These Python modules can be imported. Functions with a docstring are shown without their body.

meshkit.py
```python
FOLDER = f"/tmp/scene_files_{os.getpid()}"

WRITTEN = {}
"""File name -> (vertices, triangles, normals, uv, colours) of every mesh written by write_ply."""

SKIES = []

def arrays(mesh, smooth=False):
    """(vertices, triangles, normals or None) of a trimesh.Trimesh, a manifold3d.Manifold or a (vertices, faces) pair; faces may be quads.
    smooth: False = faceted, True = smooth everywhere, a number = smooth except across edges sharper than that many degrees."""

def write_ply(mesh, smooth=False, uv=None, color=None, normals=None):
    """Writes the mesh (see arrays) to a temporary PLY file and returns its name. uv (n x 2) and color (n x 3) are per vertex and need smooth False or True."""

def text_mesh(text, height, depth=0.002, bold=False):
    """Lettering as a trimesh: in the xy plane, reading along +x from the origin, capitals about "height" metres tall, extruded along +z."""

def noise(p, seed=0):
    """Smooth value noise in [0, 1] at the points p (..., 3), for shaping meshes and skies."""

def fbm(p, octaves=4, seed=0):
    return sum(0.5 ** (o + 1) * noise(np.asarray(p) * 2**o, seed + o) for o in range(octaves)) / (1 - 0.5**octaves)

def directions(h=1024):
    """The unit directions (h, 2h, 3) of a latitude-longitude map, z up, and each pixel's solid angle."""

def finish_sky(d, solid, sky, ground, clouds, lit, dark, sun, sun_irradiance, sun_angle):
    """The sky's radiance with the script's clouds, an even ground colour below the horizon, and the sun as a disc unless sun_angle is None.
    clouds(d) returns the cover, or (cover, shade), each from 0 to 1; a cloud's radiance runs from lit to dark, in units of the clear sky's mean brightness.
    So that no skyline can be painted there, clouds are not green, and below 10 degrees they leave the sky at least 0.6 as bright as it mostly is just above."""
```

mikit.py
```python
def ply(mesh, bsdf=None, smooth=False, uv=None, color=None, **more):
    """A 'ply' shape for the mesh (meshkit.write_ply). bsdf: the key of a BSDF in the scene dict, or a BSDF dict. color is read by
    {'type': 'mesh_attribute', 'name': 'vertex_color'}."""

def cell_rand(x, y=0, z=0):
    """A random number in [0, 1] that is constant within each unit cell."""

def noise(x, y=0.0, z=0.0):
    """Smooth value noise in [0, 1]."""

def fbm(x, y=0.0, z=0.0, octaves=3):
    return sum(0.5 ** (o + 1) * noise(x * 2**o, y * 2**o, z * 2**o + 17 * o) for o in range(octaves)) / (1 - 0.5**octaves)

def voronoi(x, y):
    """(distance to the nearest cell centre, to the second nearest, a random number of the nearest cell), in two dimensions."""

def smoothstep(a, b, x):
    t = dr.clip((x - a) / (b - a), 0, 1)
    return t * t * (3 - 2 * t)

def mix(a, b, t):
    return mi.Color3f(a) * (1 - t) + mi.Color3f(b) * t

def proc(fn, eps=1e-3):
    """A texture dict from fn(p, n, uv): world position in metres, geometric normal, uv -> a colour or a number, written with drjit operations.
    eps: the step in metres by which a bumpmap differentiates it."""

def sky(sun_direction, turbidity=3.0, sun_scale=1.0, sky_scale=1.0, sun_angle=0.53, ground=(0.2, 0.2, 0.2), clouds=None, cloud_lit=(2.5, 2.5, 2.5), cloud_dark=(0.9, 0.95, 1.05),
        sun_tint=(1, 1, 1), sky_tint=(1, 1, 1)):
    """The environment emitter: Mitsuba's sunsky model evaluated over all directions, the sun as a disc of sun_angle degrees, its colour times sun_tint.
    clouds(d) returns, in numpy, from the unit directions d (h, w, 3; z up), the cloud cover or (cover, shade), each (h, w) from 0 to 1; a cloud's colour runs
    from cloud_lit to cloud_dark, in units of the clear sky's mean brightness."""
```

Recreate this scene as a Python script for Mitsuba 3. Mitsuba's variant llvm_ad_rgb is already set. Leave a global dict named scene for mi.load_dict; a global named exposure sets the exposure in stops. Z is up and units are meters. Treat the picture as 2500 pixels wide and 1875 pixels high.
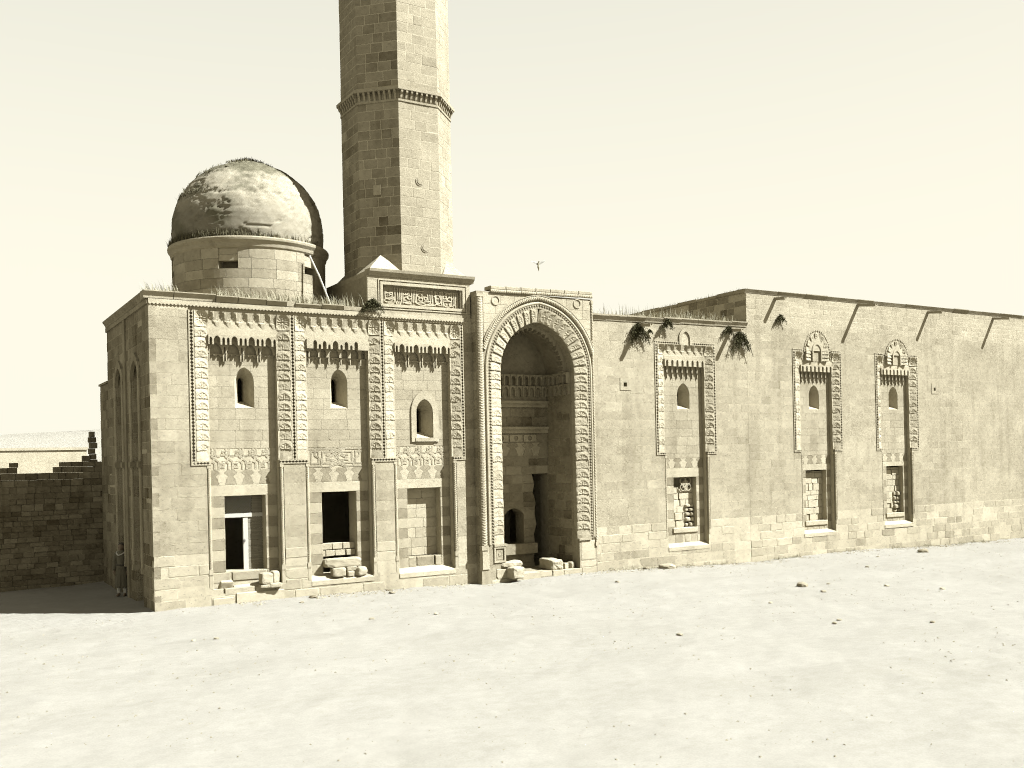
import math, random
import numpy as np, trimesh, manifold3d as m3
import mitsuba as mi, drjit as dr, mikit, meshkit
from shapely.geometry import Polygon, LineString, MultiPolygon, box as sbox
from shapely.geometry.polygon import orient
from shapely.ops import unary_union
from shapely import affinity

T = mi.ScalarTransform4f
rng = random.Random(7)
npr = np.random.default_rng(7)

# ------------------------------------------------------------------ camera, sky, exposure
YAW, ROLL = math.radians(31.303), 0.0215
EYE = np.array([-5.9227, -30.0085, 4.2])
AX = np.array([math.sin(YAW), math.cos(YAW), 0.0])
RT = np.array([math.cos(YAW), -math.sin(YAW), 0.0])
UP = np.array([0, 0, 1.0]) * math.cos(ROLL) + RT * math.sin(ROLL)
scene = {'camera': {'type': 'perspective', 'fov': math.degrees(2 * math.atan(1250 / 2401)), 'fov_axis': 'x', 'near_clip': 0.1, 'far_clip': 3000.0,
                    'principal_point_offset_x': 0.0, 'principal_point_offset_y': -(1120 - 937.5) / 1875,
                    'to_world': T().look_at(origin=EYE.tolist(), target=(EYE + AX).tolist(), up=UP.tolist())}}
def haze_cover(d): return 1 - np.exp(-0.50 / np.maximum(d[..., 2], 0.02))      # thicker towards the horizon, as the air is
scene['sky'] = mikit.sky((1.1, -1.0, 1.6), turbidity=3.0, ground=(0.25, 0.24, 0.2), sun_tint=(0.85, 1.09, 1.58), sky_tint=(0.72, 0.418, 0.215),
                         clouds=haze_cover, cloud_lit=(1.60, 1.55, 1.31))
exposure = 4.15
labels = {}

# ------------------------------------------------------------------ materials
def lerp3(a, b, t): return mikit.mix(a, b, t)
def stone_col(p, n, uv):
    s = uv.y * 53
    f = mikit.fbm(p.x * 1.3 + s, p.y * 1.3 + s, p.z * 1.1, 3)
    g = mikit.fbm(p.x * 9 + s, p.y * 9, p.z * 8, 2)
    q = mikit.noise(p.x * 55, p.y * 55, p.z * 55)
    t = dr.clip(uv.x + 0.30 * (f - 0.5) + 0.22 * (g - 0.5) + 0.14 * (q - 0.5), 0, 1)
    pit = mikit.smoothstep(0.80, 0.92, mikit.noise(p.x * 17 + 3, p.y * 17, p.z * 21))
    streak = mikit.smoothstep(0.50, 0.78, mikit.fbm(p.x * 3.1 + 9, p.y * 3.1, p.z * 0.22, 3))
    patch = mikit.smoothstep(0.46, 0.66, mikit.fbm(p.x * 0.33 + 5, p.y * 0.4, p.z * 0.5, 3))
    t = dr.clip(t - 0.10 * streak + 0.10 * patch, 0, 1)
    return lerp3((0.054, 0.043, 0.024), (0.276, 0.243, 0.168), t) * (1 - 0.22 * pit)
def stone_bump(p, n, uv):
    return 0.6 * mikit.fbm(p.x * 12, p.y * 12, p.z * 12, 2) + 0.4 * mikit.noise(p.x * 38, p.y * 38, p.z * 38)
def ground_col(p, n, uv):
    f = mikit.fbm(p.x * 0.35, p.y * 0.7, 1.0, 3)
    g = mikit.fbm(p.x * 5, p.y * 7, 2.0, 3)
    q = mikit.noise(p.x * 42, p.y * 42)
    rut = mikit.smoothstep(0.52, 0.70, mikit.fbm(p.x * 0.16 + 0.03 * p.y, p.y * 1.1 + 0.25 * p.x, 7.0, 3))
    f = f - 0.30 * rut
    return lerp3((0.128, 0.118, 0.092), (0.172, 0.160, 0.130), dr.clip(0.60 + 0.35 * (f - 0.5) + 0.5 * (g - 0.5) + 0.4 * (q - 0.5), 0, 1))
def dome_col(p, n, uv):
    a = mikit.fbm(p.x * 0.9 + 3, p.y * 0.9, p.z * 0.8 + 1, 4)
    g = mikit.fbm(p.x * 7, p.y * 7, p.z * 7, 3)
    q = mikit.noise(p.x * 40, p.y * 40, p.z * 40)
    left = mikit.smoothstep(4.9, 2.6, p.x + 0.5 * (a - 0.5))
    wild = mikit.smoothstep(0.50, 0.66, a + 0.22 * (g - 0.5) + 0.10 * left + 0.28 * mikit.smoothstep(13.7, 14.5, p.z) - 0.05)
    base = lerp3((0.150, 0.130, 0.087), (0.212, 0.191, 0.139), dr.clip(0.5 + 0.9 * (g - 0.5) + 0.4 * (q - 0.5), 0, 1))
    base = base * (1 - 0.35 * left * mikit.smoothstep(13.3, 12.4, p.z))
    return lerp3(base, lerp3((0.045, 0.040, 0.024), (0.11, 0.10, 0.066), g), wild)
def wood_col(p, n, uv):
    g = mikit.fbm(p.x * 2.5, p.y * 2.5, p.z * 40, 3)
    return lerp3((0.055, 0.047, 0.03), (0.15, 0.135, 0.095), g)
def bs(ref, rough=0.9, **k): return {'type': 'twosided', 'b': {'type': 'principled', 'base_color': ref, 'roughness': rough, 'specular': 0.25, **k}}
def rgb(*c): return {'type': 'rgb', 'value': list(c)}
scene['m_stone'] = {'type': 'twosided', 'b': {'type': 'bumpmap', 'arbitrary': mikit.proc(stone_bump, eps=4e-3), 'scale': 0.006, 'b': {'type': 'diffuse', 'reflectance': mikit.proc(stone_col)}}}
scene['m_ground'] = {'type': 'twosided', 'b': {'type': 'diffuse', 'reflectance': mikit.proc(ground_col)}}
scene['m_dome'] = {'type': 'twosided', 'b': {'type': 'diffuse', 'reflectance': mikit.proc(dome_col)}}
scene['m_wood'] = bs(mikit.proc(wood_col), 0.8)
scene['m_palewood'] = bs(rgb(0.24, 0.225, 0.18), 0.8)
scene['m_iron'] = bs(rgb(0.06, 0.055, 0.045), 0.6)
scene['m_leaf'] = {'type': 'twosided', 'b': {'type': 'diffuse', 'reflectance': rgb(0.042, 0.039, 0.02)}}
scene['m_straw'] = {'type': 'twosided', 'b': {'type': 'diffuse', 'reflectance': rgb(0.22, 0.20, 0.135)}}
scene['m_drygrass'] = {'type': 'twosided', 'b': {'type': 'diffuse', 'reflectance': rgb(0.07, 0.062, 0.036)}}
scene['m_skin'] = bs(rgb(0.10, 0.072, 0.045), 0.6)
scene['m_robe'] = bs(rgb(0.075, 0.066, 0.043), 0.9)
scene['m_dark'] = bs(rgb(0.035, 0.03, 0.022), 0.9)
scene['m_pale'] = bs(rgb(0.28, 0.265, 0.22), 0.9)
scene['m_hill'] = {'type': 'twosided', 'b': {'type': 'diffuse', 'reflectance': rgb(0.150, 0.138, 0.108)}}

# ------------------------------------------------------------------ naming
used = set()
def fresh(k):
    if k not in used: used.add(k); return k
    i = 1
    while f'{k}_{i:03d}' in used: i += 1
    k = f'{k}_{i:03d}'; used.add(k); return k
def thing(name, label, cat, group=None):
    k = fresh(name); labels[k] = {'label': label, 'category': cat}
    if group: labels[k]['group'] = group
    return k
def part(name, parent): return fresh(parent + '__' + name)
def shape(mesh, mat='m_stone', tone=0.55, seed=None, smooth=False):
    v, f = (np.asarray(mesh.vertices), np.asarray(mesh.faces)) if hasattr(mesh, 'vertices') else mesh
    if mat == 'm_stone':
        uv = np.empty((len(v), 2)); uv[:, 0] = tone; uv[:, 1] = rng.random() if seed is None else seed
        return mikit.ply((v, f), mat, smooth=bool(smooth), uv=uv)
    return mikit.ply((v, f), mat, smooth=smooth)
def add(name, mesh, mat='m_stone', parent=None, tone=0.55, smooth=False, label=None, kind=None, cat=None, group=None):
    k = part(name, parent) if parent else fresh(name)
    scene[k] = shape(mesh, mat, tone, None, smooth)
    d = {a: b for a, b in (('label', label), ('kind', kind), ('category', cat), ('group', group)) if b}
    if d: labels[k] = d
    return k
def put(name, shp, parent, to_world=None):
    k = part(name, parent); scene[k] = {**shp, 'to_world': to_world} if to_world is not None else dict(shp); return k

# ------------------------------------------------------------------ geometry helpers
class Frame:
    """A wall plane: s along it, z up it, h out of it."""
    def __init__(self, O, S, Z=(0, 0, 1)):
        self.O, self.S, self.Z = (np.asarray(x, float) for x in (O, S, Z)); self.N = np.cross(self.S, self.Z)
    def __call__(self, s, z, h):
        s, z, h = (np.asarray(x, float)[..., None] for x in np.broadcast_arrays(s, z, h))
        return self.O + s * self.S + z * self.Z + h * self.N
    def mat(self):
        m = np.eye(4); m[:3, 0], m[:3, 1], m[:3, 2], m[:3, 3] = self.S, self.Z, self.N, self.O; return m
FAC = Frame((0, 0, 0), (1, 0, 0))
def at(fr, dh): return Frame(fr.O + fr.N * dh, fr.S, fr.Z)
def cat_(ms):
    ms = [(np.asarray(m.vertices), np.asarray(m.faces)) if hasattr(m, 'vertices') else m for m in ms]
    o = np.cumsum([0] + [len(v) for v, f in ms])
    return np.vstack([v for v, f in ms]), np.vstack([np.asarray(f) + a for (v, f), a in zip(ms, o)])
def bx(a, b): 
    m = trimesh.creation.box(bounds=[np.minimum(a, b), np.maximum(a, b)]); return np.array(m.vertices), np.array(m.faces)
def fbox(fr, s0, s1, z0, z1, h0, h1):
    v, f = bx((s0, z0, h0), (s1, z1, h1)); return fr(v[:, 0], v[:, 1], v[:, 2]), f
def polys(g):
    if g.is_empty: return []
    return [p for p in getattr(g, 'geoms', [g]) if isinstance(p, Polygon) and p.area > 1e-5]
def extrude(fr, g, h0, h1):
    out = []
    for p in polys(g):
        m = trimesh.creation.extrude_polygon(p, h1 - h0, engine='earcut')
        v = np.array(m.vertices); out.append((fr(v[:, 0], v[:, 1], v[:, 2] + h0), np.array(m.faces)))
    return cat_(out)
def chamfered(fr, p, depth, c, proud=0.0, tilt=0.0):
    """A stone: polygon p of the wall plane, its edges chamfered by c."""
    p = orient(p.simplify(1e-4)); r = np.array(p.exterior.coords)[:-1]; n = len(r)
    ins = p.buffer(-c, join_style=2, mitre_limit=4)
    ok = isinstance(ins, Polygon) and not ins.is_empty and not len(p.interiors)
    if ok:
        q = np.array(orient(ins).exterior.coords)[:-1]; ok = len(q) == n
    if not ok: return extrude(fr, p, -depth, proud)
    k = int(np.argmin(((q - r[0]) ** 2).sum(1))); q = np.roll(q, -k, 0)
    i = np.arange(n); j = (i + 1) % n
    cen = r.mean(0); th = tilt * (q[:, 1] - cen[1])
    v = np.vstack([fr(r[:, 0], r[:, 1], -depth), fr(r[:, 0], r[:, 1], proud - c), fr(q[:, 0], q[:, 1], proud + th)])
    F = [np.stack([i, j, n + j], 1), np.stack([i, n + j, n + i], 1), np.stack([n + i, n + j, 2 * n + j], 1), np.stack([n + i, 2 * n + j, 2 * n + i], 1)]
    if n == 4: F.append(np.array([[8, 9, 10], [8, 10, 11]]))
    else:
        vv, ff = trimesh.creation.triangulate_polygon(Polygon(q), engine='earcut')
        d = ((vv[:, None] - q[None]) ** 2).sum(2).argmin(1); ff = d[ff]
        a = q[ff]; cr = (a[:, 1, 0] - a[:, 0, 0]) * (a[:, 2, 1] - a[:, 0, 1]) - (a[:, 1, 1] - a[:, 0, 1]) * (a[:, 2, 0] - a[:, 0, 0])
        ff[cr < 0] = ff[cr < 0][:, ::-1]; F.append(ff + 2 * n)
    return v, np.vstack(F)
def ashlar(region, courses, lens=(0.45, 0.95), gap=0.008, seed=1, jit=0.0):
    r = random.Random(seed); x0, _, x1, _ = region.bounds; out = []
    for z0, z1 in zip(courses[:-1], courses[1:]):
        strip = region.intersection(sbox(x0 - 1, z0 + gap / 2, x1 + 1, z1 - gap / 2))
        for p in polys(strip):
            a, _, b, _ = p.bounds; cuts = [a]; x = a + r.uniform(0.3, 1) * lens[1]
            while x < b - lens[0] * 0.55:
                cuts.append(x); x += r.uniform(*lens)
            cuts.append(b)
            for l, h in zip(cuts[:-1], cuts[1:]):
                g = gap if jit == 0 else gap * r.uniform(0.5, 1.9)
                q = p.intersection(sbox(l + (g / 2 if l > a else 0), -99, h - (g / 2 if h < b else 0), 99))
                for t in polys(q):
                    if t.area < 0.006: continue
                    if not jit and len(t.exterior.coords) == 5 and r.random() < .16:          # a chipped corner
                        c = np.array(orient(t).exterior.coords)[:-1]; k = r.randrange(4); u = c[(k + 1) % 4] - c[k]; w = c[k - 1] - c[k]; e = r.uniform(.02, .07)
                        t = Polygon(np.insert(np.delete(c, k, 0), k, [c[k] + w / np.hypot(*w) * e * r.uniform(.4, 1), c[k] + u / np.hypot(*u) * e], 0))
                    if jit and len(t.exterior.coords) == 5:
                        c = np.array(orient(t).exterior.coords)[:-1] + np.array([[r.uniform(-jit, jit), r.uniform(-jit, jit) * 0.6] for _ in range(4)])
                        k = r.randrange(4)
                        if r.random() < 0.35:                      # a broken corner
                            u = c[(k + 1) % 4] - c[k]; w = c[k - 1] - c[k]
                            c = np.insert(np.delete(c, k, 0), k, [c[k] + w * r.uniform(.1, .4), c[k] + u * r.uniform(.06, .2)], 0)
                        t = Polygon(c).buffer(0)
                        if not isinstance(t, Polygon): continue
                    out.append(t)
    return out
def lay(parent, fr, ps, depth=0.2, c=0.006, tone=(0.55, 0.10), name='stone', most=300, proud=0.004, seed=3, rank=None):
    """One part per stone; those past the limit become one part."""
    r = random.Random(seed)
    if rank: ps = sorted(ps, key=rank)
    rest = []
    for i, p in enumerate(ps):
        pr = r.uniform(-proud, proud); t = min(0.95, max(0.05, r.gauss(*tone)))
        m = chamfered(fr, p, depth, c, pr, r.uniform(-.01, .01))
        if i < most: add(name, m, parent=parent, tone=t)
        else: rest.append(m)
    if rest: add('far_stones', cat_(rest), parent=parent, tone=tone[0], kind='stuff')
def relief(base, hfun, nu, nv, back):
    """A carved face: base(s, t) -> points and normals, pushed out by hfun(s, t), with sides going back."""
    s, t = np.meshgrid(np.linspace(0, 1, nu), np.linspace(0, 1, nv), indexing='ij')
    P, N = base(s, t); V = P + N * hfun(s, t)[..., None]; V = V.reshape(-1, 3); idx = np.arange(nu * nv).reshape(nu, nv)
    F = np.vstack([np.stack([idx[:-1, :-1], idx[1:, :-1], idx[1:, 1:]], -1).reshape(-1, 3), np.stack([idx[:-1, :-1], idx[1:, 1:], idx[:-1, 1:]], -1).reshape(-1, 3)])
    ring = np.concatenate([idx[:, 0], idx[-1, 1:], idx[-2::-1, -1], idx[0, -2:0:-1]])
    B = P.reshape(-1, 3)[ring] - N.reshape(-1, 3)[ring] * back; k = len(ring); i = np.arange(k); j = (i + 1) % k; o = len(V)
    W = np.vstack([V, V[ring], B])
    F = np.vstack([F, np.stack([o + j, o + i, o + k + i], 1), np.stack([o + j, o + k + i, o + k + j], 1)])
    return W, F
def fan(s, t, cs, ct, rs, rt, n, deep, a0=0.0):
    x, y = (s - cs) / rs, (t - ct) / rt; r = np.hypot(x, y); a = np.arctan2(y, x)
    m = np.clip(1 - r, 0, 1)
    return -deep * (np.sqrt(m) * (0.68 + 0.32 * np.cos(n * a + a0)) + 0.20 * (m > 0)) * (r < 1)
def h_col(s, t): return (0.075 * (1 - t) ** 0.8) * np.clip(np.sin(math.pi * np.clip(s, .02, .98)), 0, 1) ** .35 + fan(s, t, 0.5, 0.0, 0.42, 0.60, 10, 0.055)
def h_top(s, t):                                                            # s along the band, t up
    return 0.03 * (1 - t) + fan(s, t, 0.32, 0.0, 0.34, 0.40, 7, 0.07) + fan(s, t, 0.02, 0.50, 0.42, 0.48, 7, 0.08) + fan(s, t, 1.0, 0.5, 0.25, 0.45, 11, 0.02) - 0.02 * ((t > 0.42) & (s > 0.45))
def h_corner(s, t): return 0.03 + fan(s, t, 0.5, 0.5, 0.5, 0.5, 14, 0.06)
def h_vou(s, t): return 0.085 * (1 - t) * np.sin(math.pi * np.clip(s, .03, .97)) ** .25 + 0.7 * fan(s, t, 0.5, 0.0, 0.42, 0.60, 10, 0.055)
def h_plain(s, t): return 0.05 * (1 - t) * np.sin(math.pi * np.clip(s, .02, .98)) ** .35
def quad_base(fr, s0, s1, z0, z1, hs0, hs1, ht0=0.0, ht1=0.0):
    def f(s, t):
        P = fr(s0 + (s1 - s0) * s, z0 + (z1 - z0) * t, hs0 + (hs1 - hs0) * s + ht0 + (ht1 - ht0) * t)
        return P, np.broadcast_to(fr.N, P.shape)
    return f
def comb(length, w, pitch, side):
    """Half of a zigzag band along x, teeth pointing to the middle."""
    n = max(2, int(round(length / pitch))); p = length / n; b, k = w * 0.16, w * 0.44
    pts = [(0, 0)]
    for i in range(n): pts += [(i * p, b), ((i + .5) * p, k)]
    pts += [(length, b), (length, 0)]
    g = Polygon(pts)
    return g if side == 0 else affinity.translate(affinity.scale(g, 1, -1, origin=(0, 0)), 0, w)
def tooth_band(parent, fr, a, b, w, pitch=0.105, h=0.03, deep=0.09, tone=0.62, teeth=(0, 1)):
    a, b = np.asarray(a, float), np.asarray(b, float); d = b - a; L = float(np.hypot(*d)); ang = math.degrees(math.atan2(d[1], d[0]))
    g = [affinity.translate(affinity.rotate(comb(L, w, pitch, k), ang, origin=(0, 0)), *a) for k in teeth]
    add('tooth_band', cat_([extrude(fr, x, -deep, h) for x in g]), parent=parent, tone=tone)
def tube_path(P, r, nseg=16, strands=0, pitch=0.3, chevron=False, amp=0.22, up=None):
    P = np.asarray(P, float); t = np.gradient(P, axis=0); t /= np.linalg.norm(t, axis=1, keepdims=True)
    u = np.broadcast_to(np.asarray(up if up is not None else (0, -1, 0), float), P.shape); u = u - (u * t).sum(1, keepdims=True) * t; u /= np.linalg.norm(u, axis=1, keepdims=True)
    w = np.cross(t, u); L = np.concatenate([[0], np.cumsum(np.linalg.norm(np.diff(P, axis=0), axis=1))])
    a = np.arange(nseg) / nseg * 2 * math.pi
    ph = (np.abs(((a + math.pi) % (2 * math.pi)) - math.pi)[None] * 1.0 if chevron else a[None]) * max(1, strands) - L[:, None] * 2 * math.pi / pitch * max(1, strands) * (1 if not chevron else .5)
    rr = r * (1 - amp * (0.5 - 0.5 * np.cos(ph)) ** 2) if strands or chevron else np.full((len(P), nseg), r)
    V = P[:, None] + rr[..., None] * (np.cos(a)[None, :, None] * u[:, None] + np.sin(a)[None, :, None] * w[:, None])
    n = len(P); i, j = np.meshgrid(np.arange(n - 1), np.arange(nseg), indexing='ij'); k = (j + 1) % nseg
    q = np.stack([i * nseg + j, i * nseg + k, (i + 1) * nseg + k, (i + 1) * nseg + j], -1).reshape(-1, 4)
    V = np.vstack([V.reshape(-1, 3), P[:1], P[-1:]]); c0, c1 = n * nseg, n * nseg + 1; jj = np.arange(nseg); kk = (jj + 1) % nseg
    F = np.vstack([q[:, [0, 1, 2]], q[:, [0, 2, 3]], np.stack([kk, jj, np.full(nseg, c0)], 1), np.stack([(n - 1) * nseg + jj, (n - 1) * nseg + kk, np.full(nseg, c1)], 1)])
    return V, F
def man(m):
    v, f = m; t = trimesh.Trimesh(v, f, process=True)
    return m3.Manifold(m3.Mesh(np.asarray(t.vertices, np.float32), np.asarray(t.faces, np.uint32)))
def mbox(a, b): return m3.Manifold.cube([float(y - x) for x, y in zip(a, b)]).translate([float(x) for x in a])
def unman(m): q = m.to_mesh(); return np.array(q.vert_properties[:, :3], float), np.array(q.tri_verts)
def hull_pts(p): return m3.Manifold.hull_points(np.asarray(p, np.float32))
def pointed(x0, x1, z0, zt, k=0.45, n=6):
    """A pointed-arch opening outline."""
    xm, w = (x0 + x1) / 2, (x1 - x0) / 2; zs = zt - w * (1 + k); pts = [(x0, z0)]
    e = w * 0.35; R = w + e; top = math.sqrt(R * R - e * e); sc = (zt - zs) / top
    for i in range(n + 1):
        a = math.pi - (math.pi - math.acos(-e / R)) * i / n
        pts.append((xm + e + R * math.cos(a), zs + R * math.sin(a) * sc))
    for i in range(n - 1, -1, -1):
        x, z = pts[1 + i]; pts.append((2 * xm - x, z))
    return Polygon(pts + [(x1, z0)])
def jitter_rock(r, seed, flat=0.65, sub=2):
    m = trimesh.creation.icosphere(subdivisions=sub, radius=1.0); v = np.array(m.vertices)
    d = meshkit.fbm(v * 1.6 + seed * 7.1, 3, seed); v *= (0.65 + 0.7 * d)[:, None]; v = np.sign(v) * np.abs(v) ** 0.85
    v *= np.array([1.15, 0.9, flat]) * r
    return v, np.array(m.faces)
def rough_block(lx, ly, lz, seed, round_=0.16):
    m = trimesh.creation.box((1, 1, 1)); 
    for _ in range(3): m = m.subdivide()
    v = np.array(m.vertices) * 2; p = 10 / (1 + 8 * round_); n = (np.abs(v) ** p).sum(1) ** (1 / p); v = v / n[:, None] * (1.0)
    v *= 0.5 * np.array([lx, ly, lz]); v *= (0.86 + 0.28 * meshkit.fbm(v * 6 + seed * 3.3, 3, seed))[:, None]
    return v, np.array(m.faces)
def moved(m, loc, rz=0.0, rx=0.0):
    v, f = m; c, s = math.cos(rz), math.sin(rz); cx, sx = math.cos(rx), math.sin(rx)
    R = np.array([[c, -s, 0], [s, c, 0], [0, 0, 1]]) @ np.array([[1, 0, 0], [0, cx, -sx], [0, sx, cx]])
    return v @ R.T + np.asarray(loc, float), f
def blades(pts, hgt, lean, w=0.02, spread=0.5, seed=1):
    r = np.random.default_rng(seed); n = len(pts); p = np.asarray(pts, float)
    h = hgt * np.minimum(r.lognormal(-.35, .45, n), 1.6); a = r.uniform(0, 6.283, n); d = np.stack([np.cos(a), np.sin(a), 0 * a], 1) * (spread * h * r.random(n))[:, None] + np.asarray(lean) * h[:, None]
    b = np.stack([-np.sin(a), np.cos(a), 0 * a], 1) * w * r.uniform(.5, 1.1, n)[:, None]
    mid = p + d * 0.35 + np.array([0, 0, 1]) * (h * 0.6)[:, None]; tip = p + d + np.array([0, 0, 1]) * h[:, None]
    V = np.stack([p - b, p + b, mid + b * .7, mid - b * .7, tip], 1).reshape(-1, 3); o = np.arange(n)[:, None] * 5
    F = np.concatenate([o + [0, 1, 2], o + [0, 2, 3], o + [3, 2, 4]]); return V, F
# ------------------------------------------------------------------ pieces shared by the bays
COURSE = [-0.9, -0.5, -0.12, 0.24, 0.57, 0.91, 1.23, 1.56, 1.90, 2.24, 2.57, 2.91, 3.25, 3.58, 3.92, 4.26] + [4.26 + 0.335 * i for i in range(1, 31)]
def courses(z0, z1): return [z0] + [z for z in COURSE if z0 + 0.09 < z < z1 - 0.09] + [z1]
col_cache = {}
def carved(parent, fr, s0, s1, z0, z1, hs0, hs1, hf=h_col, nu=13, nv=12, name='carved_stone', back=0.16):
    """A carved frame stone; alike stones share their mesh."""
    k = (id(fr), round(s1 - s0, 3), round(z1 - z0, 3), hs0, hs1, hf.__name__, rng.randrange(6))
    if k not in col_cache:
        v_, worn = k[-1], .45 if k[-1] == 5 else 1.0
        def hw(s, t): return hf(s, t) * worn + .022 * (meshkit.fbm(np.stack([s * 3 + 9 * v_, t * 3, 0 * s], -1), 3, v_) - .5) - .05 * (v_ == 4) * np.clip(1 - np.hypot(s - .95, t - .1) / .35, 0, 1)
        m = relief(quad_base(Frame((0, 0, 0), (1, 0, 0), (0, 0, 1)), 0, s1 - s0, 0, z1 - z0, hs0, hs1), hw, nu, nv, back)
        col_cache[k] = shape((m[0], m[1]), tone=0.64 + 0.08 * rng.random())
    M = np.eye(4); M[:3, 0], M[:3, 1], M[:3, 2], M[:3, 3] = fr.S, -fr.N, fr.Z, fr(s0, z0, 0.0)
    put(name, col_cache[k], parent, T(M.tolist()))
def rope_column(parent, fr, s, z0, z1, r, pitch, strands=3, h=0.0, chevron=False, name='rope_column', amp=0.28):
    n = int((z1 - z0 - 0.2) / 0.035) + 2; z = np.linspace(z0 + 0.1, z1 - 0.1, n)
    ms = [tube_path(fr(np.full(n, s), z, h), r, 14, strands, pitch, chevron, amp, up=fr.N)]
    for za, zb in ((z0 - 0.06, z0 + 0.1), (z1 - 0.1, z1)): ms.append(fbox(fr, s - r * 1.05, s + r * 1.05, za, zb, -0.14, h + r * 0.9))
    add(name, cat_(ms), parent=parent, tone=0.72)
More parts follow.
